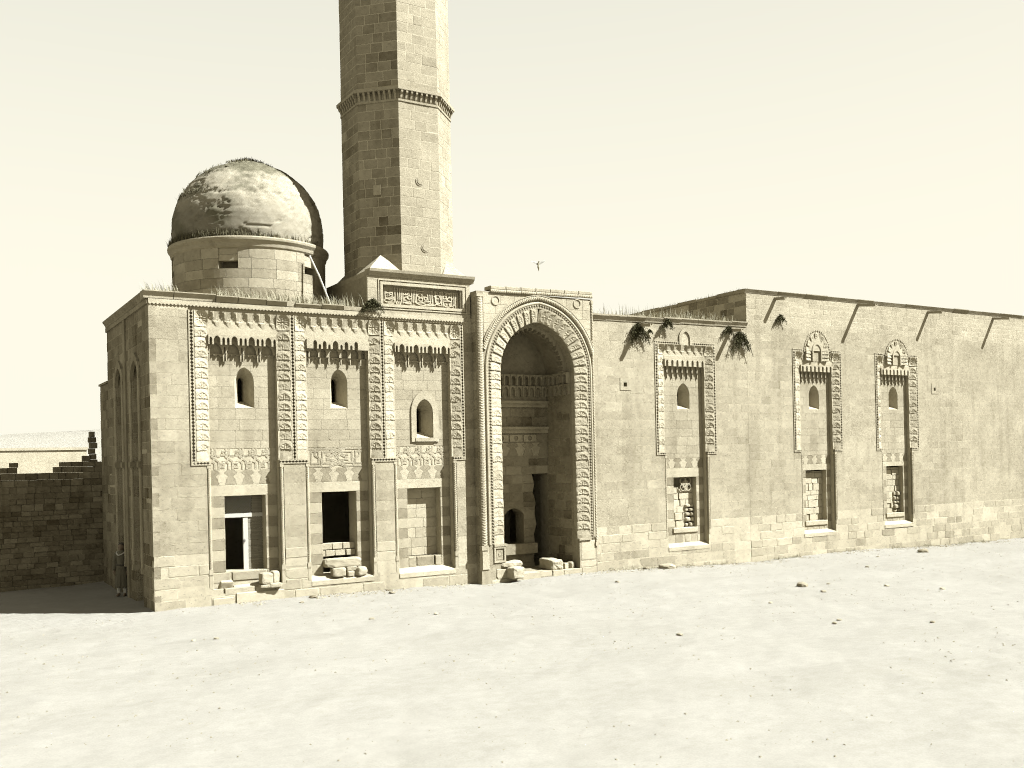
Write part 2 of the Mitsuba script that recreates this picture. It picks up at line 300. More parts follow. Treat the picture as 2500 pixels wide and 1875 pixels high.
def muqarnas(parent, fr, x0, x1, z0, z1, d, kind):
    """Tiers of stalactite cells between the lintel and the back of the niche."""
    w = x1 - x0; H = z1 - z0
    def cells(pat, za, zb):
        return unary_union([pointed(x0 + a * w, x0 + b * w, za - 0.05, zb - dz, 0.5) for a, b, dz in pat])
    if kind == 0:
        p1 = [c for i in range(4) for c in ((i / 4 + .015, i / 4 + .052, .05), (i / 4 + .078, i / 4 + .17, 0.0), (i / 4 + .196, i / 4 + .235, .05))]
        p2 = [c for i in range(4) for c in ((i / 4 + .03, i / 4 + .215, .0),)] + [(i / 4 - .012, i / 4 + .012, .1) for i in range(1, 4)]
    elif kind == 1:
        p1 = [(.10, .16, .0), (.25, .31, .02), (.41, .50, 0), (.60, .66, .02), (.76, .82, 0), (.185, .225, .12), (.335, .375, .12), (.53, .57, .12), (.69, .73, .12)]
        p2 = [(.07, .20, 0), (.24, .33, .03), (.38, .54, 0), (.58, .68, .03), (.73, .86, 0), (.01, .05, .12), (.9, .97, .05)]
    else:
        p1 = [((i + .22) / 8, (i + .66) / 8, 0.0) for i in range(8)]
        p2 = [((i + .06) / 8, (i + .80) / 8, 0.0) for i in range(8)]
    zA, zB = z1 - 0.38 * H, z1 - 0.70 * H
    t1 = sbox(x0, zA, x1, z1).difference(cells(p1, zA, z1 - 0.03))
    t2 = sbox(x0, zB, x1, z1).difference(cells(p2, zB, zA + 0.06))
    tips = []
    for a, b, _ in p2:
        xa, xb = x0 + a * w, x0 + b * w
        tips += [Polygon([(xa - .035, zB + .03), (xa + .02, zB + .03), (xa + .004, z0), (xa - .018, z0)])]
    m = Polygon([(x0, zB), (x1, zB), (x1, zB - .03)] + [(x1 - (x1 - x0) * i / 24, zB - (.05 + .10 * ((i * 7) % 5) / 5 if i % 2 else .02)) for i in range(25)])
    add('muqarnas', extrude(fr, t1, -0.17, -0.004), parent=parent, tone=0.72)
    add('muqarnas', extrude(fr, t2, -0.24, -0.172), parent=parent, tone=0.62)
    add('muqarnas', cat_([extrude(fr, m, -d + 0.002, -0.25), extrude(fr, unary_union(tips), -0.26, -0.20)]), parent=parent, tone=0.58)
def joggled(parent, fr, x0, x1, z0, z1, n, h, seed):
    """A course of interlocking light and dark lintel stones."""
    w, H = (x1 - x0) / n, z1 - z0
    def edge(x, f): return [(x + f * w * (.16 * math.sin(u * 9.5) + .10 * math.sin(u * 17 + 1)), z0 + H * u) for u in np.linspace(0, 1, 13)]
    for i in range(n):
        l = [(x0, z0), (x0, z1)] if i == 0 else edge(x0 + i * w, 1 if i % 2 else -1)
        r = [(x1, z0), (x1, z1)] if i == n - 1 else edge(x0 + (i + 1) * w, -1 if i % 2 else 1)
        p = Polygon(l + r[::-1]).buffer(0).buffer(-0.004)
        for q in polys(p)[:1]: add('voussoir', extrude(fr, q, -h - .15, -h), parent=parent, tone=0.40 if i % 2 == 0 else 0.72)
def jambs(parent, fr, xa, xb, z0, z1, h, first_dark=True):
    n = max(2, int(round((z1 - z0) / 0.335))); dz = (z1 - z0) / n
    for i in range(n):
        m = chamfered(fr, sbox(xa + .003, z1 - (i + 1) * dz + .004, xb - .003, z1 - i * dz - .004), .3, .006, -h, 0)
        add('jamb_stone', m, parent=parent, tone=(0.40 if (i % 2 == 0) == first_dark else 0.70) + rng.uniform(-.04, .04))
def window_cut(x0, x1, z0, zt, ya, yb, ws=0.17):
    o = np.array(pointed(x0, x1, z0, zt).exterior.coords)[:-1]; xm = (x0 + x1) / 2 + 0.02
    i = np.array(pointed(xm - ws / 2, xm + ws / 2, z0 + 0.22, zt - 0.28).exterior.coords)[:-1]
    a = hull_pts([(x, ya - .05, z) for x, z in o] + [(x, ya, z) for x, z in o] + [(x, yb, z) for x, z in i])
    return a + hull_pts([(x, yb - .02, z) for x, z in i] + [(x, yb + .6, z) for x, z in i])
def strap(parent, fr, paths, w, h0, h1, clip, tone=0.78):
    """Interlaced straps: flat bands with a groove along the middle."""
    g = unary_union([LineString(p).buffer(w / 2, cap_style=2, join_style=2) for p in paths]).intersection(clip)
    groove = unary_union([LineString(p).buffer(w * 0.09, cap_style=2, join_style=2) for p in paths])
    add('strapwork', cat_([extrude(fr, g.difference(groove), h0, h1), extrude(fr, g, h0, h0 + (h1 - h0) * .45)]), parent=parent, tone=tone)
def knot_panel(parent, fr, x0, x1, z0, z1, h, kind):
    clip = sbox(x0, z0, x1, z1); add('panel', fbox(fr, x0, x1, z0, z1, -h - .15, -h - .03), parent=parent, tone=0.60)
    W, H = x1 - x0, z1 - z0; P = []
    if kind == 0:
        n = 5; u = W / n
        for i in range(-1, n + 1):
            X = lambda a, b: (x0 + (i + a) * u, z0 + b * H)
            P += [[X(.25, 1.02), X(.25, .62), X(.75, .38), X(.75, -.02)], [X(-.1, .70), X(.35, .70), X(.35, .88), X(.02, .88), X(.02, .78)], [X(.65, .30), X(1.1, .30), X(1.1, .12), X(.9, .12), X(.9, .2)],
                  [X(.0, .38), X(.25, .38), X(.6, .66), X(.85, .66)], [X(.5, 1.02), X(.5, .72), X(.62, .60)], [X(.45, -.02), X(.45, .28), X(.33, .40)]]
        w = .055
    else:
        X = lambda a, b: (x0 + a * W, z0 + b * H)
        sq = lambda f: [f(.02, .93), f(.38, .93), f(.50, .72), f(.66, .46), f(.50, .18), f(.38, .06), f(.02, .06), f(.02, .93)]
        R = lambda a, b: X(a, b); L = lambda a, b: X(1.0 - a, b)
        for f in (R, L):
            P += [sq(f), [f(.08, .80), f(.20, .80), f(.20, .20), f(.08, .20), f(.08, .80)], [f(.14, .99), f(.14, .60), f(.24, .40), f(.24, .02)],
                  [f(.26, .78), f(.40, .78), f(.52, .50), f(.40, .22), f(.26, .22), f(.26, .78)], [f(.32, .62), f(.44, .62), f(.62, .98)], [f(.32, .38), f(.44, .38), f(.62, .02)]]
        P += [[X(.36, 1.0), X(.64, 0.0)], [X(.64, 1.0), X(.36, 0.0)], [X(.30, 1.0), X(.70, 1.0)], [X(.42, 1.0), X(.50, .86), X(.58, 1.0)]]
        w = .05
    strap(parent, fr, P, w, -h - .03, -h + .006, clip)
def frame_col(parent, fr, so, si, z0, z1, n, plain=True):
    """A column of carved stones; so is the outer edge, si the inner, which lies deeper."""
    zz = np.linspace(z0, z1, n + 1)
    a, b = (so, si) if so < si else (si, so); ha, hb = (0.02, -0.12) if so < si else (-0.12, 0.02)
    for i in range(n):
        carved(parent, fr, a, b, zz[i] + .002, zz[i + 1] - .002, ha, hb, h_plain if (i == 0 and plain) else h_col, *((4, 4) if i == 0 and plain else (17, 13)))
def frame_band(parent, fr, s0, s1, z0, z1, n, h=(-0.12, 0.02)):
    xs = np.linspace(s0, s1, n + 1)
    for i in range(n):
        base = quad_base(fr, xs[i] + .002, xs[i + 1] - .002, z0, z1, 0, 0, h[0], h[1])
        add('carved_stone', relief(base, h_top, 15, 15, .16), parent=parent, tone=.74 + .06 * rng.random())
def frame_corner(parent, fr, s0, s1, z0, z1, left):
    def base(s, t):
        u = s if left else 1 - s; d = np.minimum(u, 1 - t)
        P = fr(s0 + (s1 - s0) * s, z0 + (z1 - z0) * t, 0.02 - 0.14 * d); return P, np.broadcast_to(fr.N, P.shape)
    add('carved_stone', relief(base, h_corner, 19, 19, .16), parent=parent, tone=.78)
def solid(name, parent, m, tone): add(name, unman(m), parent=parent, tone=tone)

# ------------------------------------------------------------------ ground
def gz(x, y):
    x, y = np.asarray(x, float), np.asarray(y, float)
    b = np.interp(x, [-30, -6, -1, 0.5, 4, 10, 11, 15, 17, 24, 30, 37, 60], [-.3, -.18, -.1, -.02, 0, -.08, -.14, -.06, -.12, -.34, -.25, -.45, -.6])
    near = np.exp(-((np.clip(y, -99, 0)) / 5.0) ** 2)
    p = np.stack([x * .5, y * .5, 0 * x], -1); q = np.stack([x * 2.3, y * 2.3, 0 * x + 5], -1)
    return b * (0.35 + 0.65 * near) - 0.06 * (1 - near) + 0.12 * (meshkit.fbm(p, 3, 4) - .5) * np.clip(-y / 2, .15, 1) + 0.045 * (meshkit.fbm(q, 3, 9) - .5)
def grid(xs, ys):
    X, Y = np.meshgrid(xs, ys, indexing='ij'); V = np.stack([X, Y, gz(X, Y)], -1).reshape(-1, 3); i = np.arange(len(V)).reshape(X.shape)
    return V, np.vstack([np.stack([i[:-1, :-1], i[1:, :-1], i[1:, 1:]], -1).reshape(-1, 3), np.stack([i[:-1, :-1], i[1:, 1:], i[:-1, 1:]], -1).reshape(-1, 3)])
gx = np.concatenate([[-700, -300, -120, -60, -35, -22, -15], np.arange(-11, 48, .14), [50, 56, 66, 85, 120, 250, 700]])
gy = np.concatenate([[-500, -200, -90, -60, -45, -36, -30], np.arange(-26, 13, .14), [15, 20, 30, 45, 80, 150, 300, 600]])
scene['ground'] = shape(grid(gx, gy), 'm_ground', smooth=True); used.add('ground')
labels['ground'] = {'kind': 'structure', 'label': 'bare sunlit dirt street in front of the stone facade'}

# ------------------------------------------------------------------ the domed building (left block)
Mz = thing('domed_building', 'ornate stone building with three carved niches and a weathered dome, at the left corner', 'building')
OP = [(1.72, 3.83), (4.80, 6.92), (7.85, 9.95)]
CO = [(1.30, 4.23), (4.40, 7.29), (7.45, 10.29)]
TB = [(1.13, 1.29), (4.24, 4.39), (7.30, 7.44), (10.30, 10.43)]
ND = 0.30
core = mbox((0.006, 0.004, -1.2), (10.80, 7.2, 9.12))
cut = [mbox((0.95, 0.95, -0.6), (10.2, 6.4, 8.6)), mbox((1.13, -.5, 4.20), (10.43, 0.09, 8.97))]
WIN = [(2.56, 3.16, 5.95, 7.21), (5.66, 6.25, 5.97, 7.24), (8.71, 9.34, 4.97, 6.31)]
DOOR = [(2.18, 3.45, 0.92, 3.24), (5.30, 6.48, 0.60, 3.25), (8.33, 9.58, 0.62, 3.27)]
for (a, b), (w0, w1, wz, wt) in zip(OP, WIN):
    cut += [mbox((a, -.5, 0.30), (b, ND + .012, 8.16)), mbox((a - .13, -.5, .5), (b + .13, 0.10, 4.2)), window_cut(w0, w1, wz, wt, ND, .78)]
for i, (a, b, c, d) in enumerate(DOOR): cut.append(mbox((a, 0, c), (b, 1.2 if i < 2 else ND + .45, d)))
SN = [(-2.75, -1.5), (-5.5, -4.25)]                                       # side niches, along s = -y
for a, b in SN: cut += [mbox((-.5, -b, -.3), (.42, -a, 7.5)), mbox((0.2, -b + .15, -.3), (1.2, -a - .45, 3.3))]
for c in cut: core = core - c
solid('wall', Mz, core, 0.80)
# facade stones
reg = sbox(0, -.5, 10.42, 8.86).difference(sbox(1.13, 4.2, 10.43, 9))
for a, b in OP: reg = reg.difference(sbox(a - .13, .45, b + .13, 4.3))
low = reg.intersection(sbox(-1, -1, 99, 1.56)); up_ = reg.intersection(sbox(-1, 1.56, 99, 9))
lay(Mz, FAC, ashlar(low, courses(-.5, 1.56), (.5, 1.0), .022, 11, .012), .2, .012, (.68, .07), proud=.012)
lay(Mz, FAC, ashlar(up_, courses(1.56, 8.86), (.45, 1.0), .006, 12), .2, .002, (.56, .035), proud=.0015)
lay(Mz, FAC, ashlar(sbox(10.43, -.4, 10.79, 8.97), courses(-.4, 8.97), (.3, .6), .008, 13), .2, .004, (.50, .07), proud=.004)
add('frieze', fbox(FAC, 0.0, 10.46, 8.99, 9.12, -.2, .03), parent=Mz, tone=.72)
tooth_band(Mz, FAC, (0.0, 8.86), (10.43, 8.86), .16, .105, .035, .06, .70, teeth=(1,))
# coping with broken stones
xs = [-.14, .72, 1.95, 2.62, 3.5, 4.15, 4.42, 5.3, 6.05, 6.72, 6.94]
for i in range(len(xs) - 1):
    a, b = xs[i] + .01, xs[i + 1] - .01; top = 9.35 - [0, 0, .03, .04, .06, .05, .10, .07, .09, .1][i] ; o = [.16, .16, .13, .11, .14, .06, .10, .13, .05, .1][i]
    lo = 9.19 if i < 2 else 9.135; o = max(.05, (top - .03 - lo) * .68 + .04) if i not in (5, 8) else .05
    prof = Polygon([(-.45, 9.10), (.04, 9.13), (.045, lo), (o, top - .03), (o, top), (-.45, top + .02)])
    add('coping_stone', extrude(Frame((a, 0, 0), (0, -1, 0), (0, 0, 1)), prof, -(b - a), 0.0), parent=Mz, tone=.58)
SIDE = Frame((0, 0, 0), (0, -1, 0))
prof = Polygon([(-.45, 9.10), (.04, 9.13), (.045, 9.19), (.135, 9.32), (.135, 9.35), (-.45, 9.37)])
for i in range(7):
    add('coping_stone', (extrude(Frame((0, .46 + i * .97, 0), (-1, 0, 0), (0, 0, 1)), prof, 0.0, .95)), parent=Mz, tone=.5)
add('roof', fbox(FAC, .2, 10.7, 9.10, 9.18, -7.0, -.2), parent=Mz, tone=.6)
for bi, ((a, b), (c0, c1)) in enumerate(zip(OP, CO)):
    N = part('niche', Mz); labels[N] = {'label': ['left niche with an open doorway and wooden door', 'middle niche with a dark square opening', 'right niche with a blocked doorway and a hooded window'][bi]}
    frame_col(N, FAC, c0, a, 4.32, 8.38, 13); frame_col(N, FAC, c1, b, 4.32, 8.38, 13)
    frame_band(N, FAC, a, b, 8.38, 8.85, 6); frame_corner(N, FAC, c0, a, 8.38, 8.85, True); frame_corner(N, FAC, b, c1, 8.38, 8.85, False)
    add('lintel', chamfered(FAC, sbox(a + .003, 8.16, b - .003, 8.355), .32, .01, -.10), parent=N, tone=.70)
    muqarnas(N, at(FAC, -.0), a + .002, b - .002, 7.36, 8.155, ND, 1 if bi == 1 else 0)
    w0, w1, wz, wt = WIN[bi]; d0, d1, dz0, dz1 = DOOR[bi]
    BK = at(FAC, -ND)
    back = sbox(a, 4.70, b, 8.0).difference(pointed(w0, w1, wz, wt))
    if bi == 2: back = back.difference(sbox(w0 - .02, 4.7, w1 + .02, wz))
    lay(N, BK, ashlar(back, courses(4.70, 8.0), (.5, .9), .006, 20 + bi), .03, .002, (.56, .03), proud=.001)
    if bi == 2:
        g = pointed(w0 - .19, w1 + .21, 4.85, wt + .31).difference(pointed(w0, w1, wz - .01, wt)); add('window_surround', extrude(BK, g, -.05, .05), parent=N, tone=.76)
        add('window_sill', fbox(BK, w0 - .05, w1 + .1, 4.86, 4.98, -.05, .07), parent=N, tone=.76)
    knot_panel(N, BK, a, b, 4.05, 4.70, 0, 1 if bi == 1 else 0)
    joggled(N, BK, a, b, 3.585, 4.045, 8, 0, bi)
    add('lintel', chamfered(BK, sbox(a + .002, dz1, b - .002, 3.58), .3, .008), parent=N, tone=.76, label='plain pale lintel over the opening')
    jambs(N, BK, a, d0, .92, dz1, 0); jambs(N, BK, d1, b, .92, dz1, 0)
    rope_column(N, FAC, a - .065, .95, 4.2, .055, .22, h=-.03); rope_column(N, FAC, b + .065, .95, 4.2, .055, .22, h=-.03)
    for x in (a - .13, b): add('column_base', chamfered(FAC, sbox(x, .45, x + .13, .9), .2, .015, .0), parent=N, tone=.7)
    if bi: 
        sl = Polygon([(.02, .30), (.02, .44), (-.31, .60), (-.31, .30)])
        add('sill', extrude(Frame((a, 0, 0), (0, -1, 0)), sl, -(b - a), 0), parent=N, tone=.78)
        for x0_, x1_ in ((a, d0), (d1, b)): add('jamb_stone', chamfered(BK, sbox(x0_ + .003, .58, x1_ - .003, .915), .3, .012), parent=N, tone=.62)
for (s0, s1), z0, z1 in ((TB[0], 4.22, 8.86), (TB[1], 4.3, 8.86), (TB[2], 4.3, 8.86), (TB[3], 4.22, 8.86)):
    tooth_band(Mz, FAC, (s1, z0), (s1, z1), s1 - s0, .105, .03, .075, .66)
for s0, s1 in ((1.13, 1.72), (3.83, 4.80), (6.92, 7.85), (9.95, 10.43)): tooth_band(Mz, FAC, (s0, 4.20), (s1, 4.20), .12, .105, .03, .08, .7)
# door of the left niche
N = Mz + '__niche'; BK = at(FAC, -ND); DP = at(FAC, -.66)
D = part('door', Mz)
add('beam', fbox(DP, 2.18, 3.45, 2.56, 2.68, -.1, .04), 'm_palewood', D); add('post', fbox(DP, 2.83, 2.98, .92, 2.56, -.06, .02), 'm_palewood', D)
for i in range(9):
    z = .92 + i * 1.64 / 9; add('plank', fbox(DP, 2.98, 3.45, z + .004, z + 1.64 / 9 - .004, -.05 - .01 * (i % 3), -.005 * (i % 2)), 'm_wood', D)
add('board', fbox(DP, 3.12, 3.45, 2.68, 3.24, -.06, .0), 'm_wood', D); add('latch', fbox(DP, 2.82, 2.88, 1.78, 1.86, .02, .06), 'm_iron', D)
lat = [LineString([(2.18 + i * .085, 2.68), (2.18 + i * .085 + .56, 3.24)]).buffer(.005) for i in range(-7, 12)] + [LineString([(2.18 + i * .085, 2.68), (2.18 + i * .085 - .56, 3.24)]).buffer(.005) for i in range(0, 19)]
add('lattice', extrude(DP, unary_union(lat).intersection(sbox(2.18, 2.68, 3.12, 3.24)), -.03, -.012), 'm_palewood', D)
add('threshold', chamfered(BK, sbox(2.35, .62, 3.45, .92), .6, .03, .02), parent=D, tone=.55)
for x0_, x1_, z0_, z1_ in ((1.72, 2.3, .58, .91), (3.46, 3.82, .5, .91)): add('jamb_stone', chamfered(BK, sbox(x0_, z0_, x1_, z1_), .3, .02), parent=N, tone=.62)
sl = Polygon([(.03, -.2), (.03, .16), (-.34, .40), (-.34, -.2)]); add('sill', extrude(Frame((1.70, 0, 0), (0, -1, 0)), sl, -.62, 0), parent=N, tone=.78)
sl = Polygon([(.04, -.2), (.04, .27), (-.34, .52), (-.34, -.2)]); add('sill', extrude(Frame((2.40, 0, 0), (0, -1, 0)), sl, -1.48, 0), parent=N, tone=.8)
# infill of the middle and right openings
N1, N2 = Mz + '__niche_001', Mz + '__niche_002'
lay(N1, at(FAC, -.48), ashlar(sbox(5.30, 1.14, 6.48, 1.58), [1.14, 1.36, 1.58], (.3, .5), .02, 31, .01), .25, .012, (.74, .06), proud=.02)
lay(N2, at(FAC, -.66), ashlar(sbox(8.33, .95, 9.58, 3.27), courses(.95, 3.27), (.4, .8), .008, 32), .08, .004, (.74, .05), proud=.004)
lay(N2, BK, [sbox(8.33, .60, 8.62, .94), sbox(9.34, .60, 9.58, .94)], .3, .02, (.7, .05))
add('stone', chamfered(at(BK, -.03), sbox(8.64, .60, 9.32, .94), .3, .03), parent=N2, tone=.34, label='dark square stone set low in the blocked doorway')
lay(N1, BK, [sbox(4.80, .60, 5.28, .90)], .2, .03, (.6, .05))
# side wall of the block, facing the alley
reg = sbox(-7.2, -.4, 0, 8.97)
for a, b in SN: reg = reg.difference(sbox(a, -.4, b, 7.5))
lay(Mz, SIDE, ashlar(reg, courses(-.4, 8.97), (.5, 1.0), .009, 41), .2, .006, (.34, .09), name='side_stone', proud=.006)  # alley shade put into the tone, here and in the niches
for a, b in SN:
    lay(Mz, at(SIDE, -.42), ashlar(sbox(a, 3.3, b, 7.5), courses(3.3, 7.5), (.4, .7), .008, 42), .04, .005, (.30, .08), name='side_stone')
    for s in (a - .06, b + .06):
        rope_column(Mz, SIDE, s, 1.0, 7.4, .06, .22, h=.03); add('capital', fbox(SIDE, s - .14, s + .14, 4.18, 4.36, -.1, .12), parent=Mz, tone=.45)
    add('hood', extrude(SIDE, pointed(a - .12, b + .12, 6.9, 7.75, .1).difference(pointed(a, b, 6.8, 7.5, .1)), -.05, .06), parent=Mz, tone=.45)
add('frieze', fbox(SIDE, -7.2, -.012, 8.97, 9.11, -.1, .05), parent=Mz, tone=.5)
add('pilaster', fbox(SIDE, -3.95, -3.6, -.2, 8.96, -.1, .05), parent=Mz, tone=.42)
# drum and dome
DC = np.array([4.34, 4.4]); KR, KZ = 1.02, .195
def lathe(prof, n=96, c=DC):
    a = np.arange(n) / n * 2 * math.pi; p = np.asarray(prof, float) * [KR, 1] + [0, KZ]; V = np.stack([c[0] + p[:, :1] * np.sin(a), c[1] - p[:, :1] * np.cos(a), np.repeat(p[:, 1:], n, 1)], -1).reshape(-1, 3)
    i, j = np.meshgrid(np.arange(len(p) - 1), np.arange(n), indexing='ij'); k = (j + 1) % n
    q = np.stack([i * n + j, i * n + k, (i + 1) * n + k, (i + 1) * n + j], -1).reshape(-1, 4); return V, np.vstack([q[:, [0, 1, 2]], q[:, [0, 2, 3]]])
DR = part('drum', Mz)
R0 = 2.56 * KR; r_ = random.Random(5); zc = [KZ + z for z in (8.9, 9.42, 9.80, 10.12, 10.43, 10.77, 11.11)]
wins = [-32, -97, 34, 90, 155, -155]
for a0, a1 in zip(zc[:-1], zc[1:]):
    n = 20; off = r_.uniform(0, .3)
    for i in range(n):
        t0, t1 = [math.radians((i + e + off) * 18 + d) for e, d in ((0, .12), (1, -.12))]
        mid = math.degrees((t0 + t1) / 2) % 360
        segs = [(t0, t1)]
        if a0 > 10.4 + KZ:
            for w in wins:
                lo, hi = math.radians(w - 7.2), math.radians(w + 7.2); nn = []
                for s0, s1 in segs:
                    for sh in (0, 2 * math.pi, -2 * math.pi):
                        l, h = lo + sh, hi + sh
                        if h > s0 and l < s1: nn += [(s0, l)] * (l > s0) + [(h, s1)] * (h < s1); break
                    else: nn.append((s0, s1))
                segs = [s for s in nn if s[1] - s[0] > .02]
        for s0, s1 in segs:
            m = 5; aa = np.linspace(s0, s1, m); ro = R0 + r_.uniform(-.004, .004); pts = []
            for z in (a0 + .004, a1 - .004):
                for rr in (ro, 2.2): pts += [(DC[0] + rr * math.sin(x), DC[1] - rr * math.cos(x), z) for x in aa]
            v = np.array(pts); I = np.arange(m - 1); F = []
            def q4(A, B, C_, D_): F.extend([np.stack([A, B, C_], 1), np.stack([A, C_, D_], 1)])
            q4(I, I + 1, 2 * m + I + 1, 2 * m + I); q4(2 * m + I, 2 * m + I + 1, 3 * m + I + 1, 3 * m + I); q4(m + I, I, I + 1, m + I + 1)
            z_ = np.array([0]); q4(z_, z_ + 2 * m, z_ + 3 * m, z_ + m); e = np.array([m - 1]); q4(e, e + m, e + 3 * m, e + 2 * m)
            add('stone', (v, np.vstack(F)), parent=DR, tone=min(.8, max(.2, r_.gauss(.58, .09))))
for w in wins[:3]:
    a = math.radians(w); fr = Frame((DC[0] + 2.55 * math.sin(a), DC[1] - 2.55 * math.cos(a), KZ), (math.cos(a), math.sin(a), 0))
    add('window_block', fbox(fr, -.32, .32, 10.90, 11.11, -.25, .0), parent=DR, tone=.72); add('window_block', fbox(fr, -.32, .32, 10.69, 10.89, -.25, .01), parent=DR, tone=.76)
add('core', lathe([(2.15, 9.0), (2.15, 11.2)]), parent=DR, tone=.3)
add('cornice', lathe([(2.3, 11.10), (2.56, 11.105), (2.60, 11.16), (2.62, 11.26), (2.69, 11.36), (2.70, 11.43), (2.68, 11.47), (2.3, 11.52)]), parent=DR, tone=.58)
pf = np.array([(2.50, 11.44), (2.55, 11.9), (2.55, 12.2), (2.48, 12.65), (2.33, 13.1), (2.06, 13.56), (1.72, 13.96), (1.32, 14.26), (.92, 14.43), (.5, 14.58), (.2, 14.70), (0.02, 14.78)])
tt = np.concatenate([[0], np.cumsum(np.hypot(*np.diff(pf, axis=0).T))]); uu = np.linspace(0, tt[-1], 90)
from scipy.interpolate import PchipInterpolator
prof = np.stack([PchipInterpolator(tt, pf[:, 0])(uu), PchipInterpolator(tt, pf[:, 1])(uu)], 1)
dv, df = lathe(prof, 220); n3 = dv - np.array([DC[0], DC[1], 12.2]); n3 /= np.linalg.norm(n3, axis=1, keepdims=True)
f1 = meshkit.fbm(dv * 0.9 + 3, 4, 2); f2 = meshkit.fbm(dv * 5, 3, 6)
cz = (dv[:, 2] / .27) % 1; joint = np.where((np.abs(cz - .5) > .44) & (f1 > .40) & (dv[:, 2] > 12.4), -.02, 0)
peel = np.where(f1 + .15 * (f2 - .5) > .53, -.035, 0.0) - .04 * (np.abs(meshkit.fbm(dv * 1.1 + 11, 4, 12) - .5) < .012)
dv = dv + n3 * (joint + peel + .05 * (f2 - .5))[:, None]
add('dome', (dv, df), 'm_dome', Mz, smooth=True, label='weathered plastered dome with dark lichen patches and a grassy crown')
# the annex behind, lower
An = thing('annex_wall', 'lower plain stone wall continuing behind the domed block along the dark alley', 'wall')
solid('wall', An, mbox((.03, 7.22, -1), (4, 9.04, 7.2)), .5)
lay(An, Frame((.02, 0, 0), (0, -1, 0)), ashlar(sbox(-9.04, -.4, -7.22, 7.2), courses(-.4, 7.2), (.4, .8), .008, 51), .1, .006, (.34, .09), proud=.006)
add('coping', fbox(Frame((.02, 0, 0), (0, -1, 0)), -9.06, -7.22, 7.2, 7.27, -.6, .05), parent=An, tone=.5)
# ------------------------------------------------------------------ the minaret
Mn = thing('minaret', 'tall octagonal stone minaret rising behind the inscribed panel', 'minaret')
OC, OR = np.array([8.97, 1.92]), 1.783; OK_ = OR * math.tan(math.pi / 8)
oct_ = [(OC[0] + sx * a, OC[1] + sy * b) for sx, sy, a, b in ((-1, -1, OK_, OR), (1, -1, OK_, OR), (1, -1, OR, OK_), (1, 1, OR, OK_), (1, 1, OK_, OR), (-1, 1, OK_, OR), (-1, 1, OR, OK_), (-1, -1, OR, OK_))]
shaft = Polygon(oct_).buffer(-.005, join_style=2)
WF = Frame((0, 0, 0), (1, 0, 0), (0, 1, 0))
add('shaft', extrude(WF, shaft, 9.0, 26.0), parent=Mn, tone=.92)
add('shaft_top', extrude(WF, Polygon(oct_), 21.6, 26.0), parent=Mn, tone=.55)
CM = [10.2 + .327 * i for i in range(0, 36)]
faces = []
for i in range(8):
    a, b = np.array(oct_[i]), np.array(oct_[(i + 1) % 8]); L = float(np.hypot(*(b - a))); faces.append((Frame((a[0], a[1], 0), ((b - a)[0] / L, (b - a)[1] / L, 0)), L))
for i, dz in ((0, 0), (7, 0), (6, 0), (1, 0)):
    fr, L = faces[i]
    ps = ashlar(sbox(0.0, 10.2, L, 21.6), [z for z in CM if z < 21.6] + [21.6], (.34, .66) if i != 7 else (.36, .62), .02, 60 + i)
    lay(Mn, fr, ps, .15, .003, (.42, .09) if i in (7, 6) else (.60, .03), proud=.004, name='shaft_stone', most=110 if i in (0, 7) else 60, rank=lambda p: -p.area if False else abs(p.centroid.y - 13.5))  # faces turned from the sun: patina and added shade lower the tone
def bracket(fr, s, z0, w=.07):
    pr = Polygon([(-.02, z0), (.02, z0), (.05, z0 + .06), (.07, z0 + .16), (.13, z0 + .22), (.14, z0 + .33), (-.02, z0 + .33)])
    return extrude(Frame(fr(s - w / 2, 0, 0), -fr.N, (0, 0, 1)) if False else Frame(fr(s + w / 2, 0, 0), fr.N, fr.Z), pr, 0, w)
RG = part('corbel_ring', Mn)
for i, (fr, L) in enumerate(faces):
    n = 8
    for k in range(n): add('corbel', bracket(fr, (k + .5) * L / n, 16.40), parent=RG, tone=.6)
add('string_course', extrude(WF, Polygon(oct_).buffer(.15, join_style=2), 16.70, 16.80), parent=RG, tone=.62)
add('string_course', extrude(WF, Polygon(oct_).buffer(.05, join_style=2), 16.80, 16.86), parent=RG, tone=.62)
add('string_course', extrude(WF, Polygon(oct_).buffer(.03, join_style=2), 16.34, 16.41), parent=RG, tone=.58)
def disc(fr, s, z, r, h): return extrude(fr, Polygon([(s + r * math.cos(a), z + r * math.sin(a)) for a in np.linspace(0, 6.283, 25)[:-1]]), -.05, h)
f0, L0 = faces[0]
for s, z in ((.74, 13.72), (.90, 11.46)):
    k = add('medallion', cat_([disc(f0, s, z, .16, .018), disc(f0, s, z, .11, .035)]), parent=Mn, tone=.62)
f7, L7 = faces[7]; add('tablet', chamfered(f7, sbox(.52, 13.22, .80, 13.56), .1, .01, .035), parent=Mn, tone=.72, label='small pale square tablet on the shaded face of the shaft')
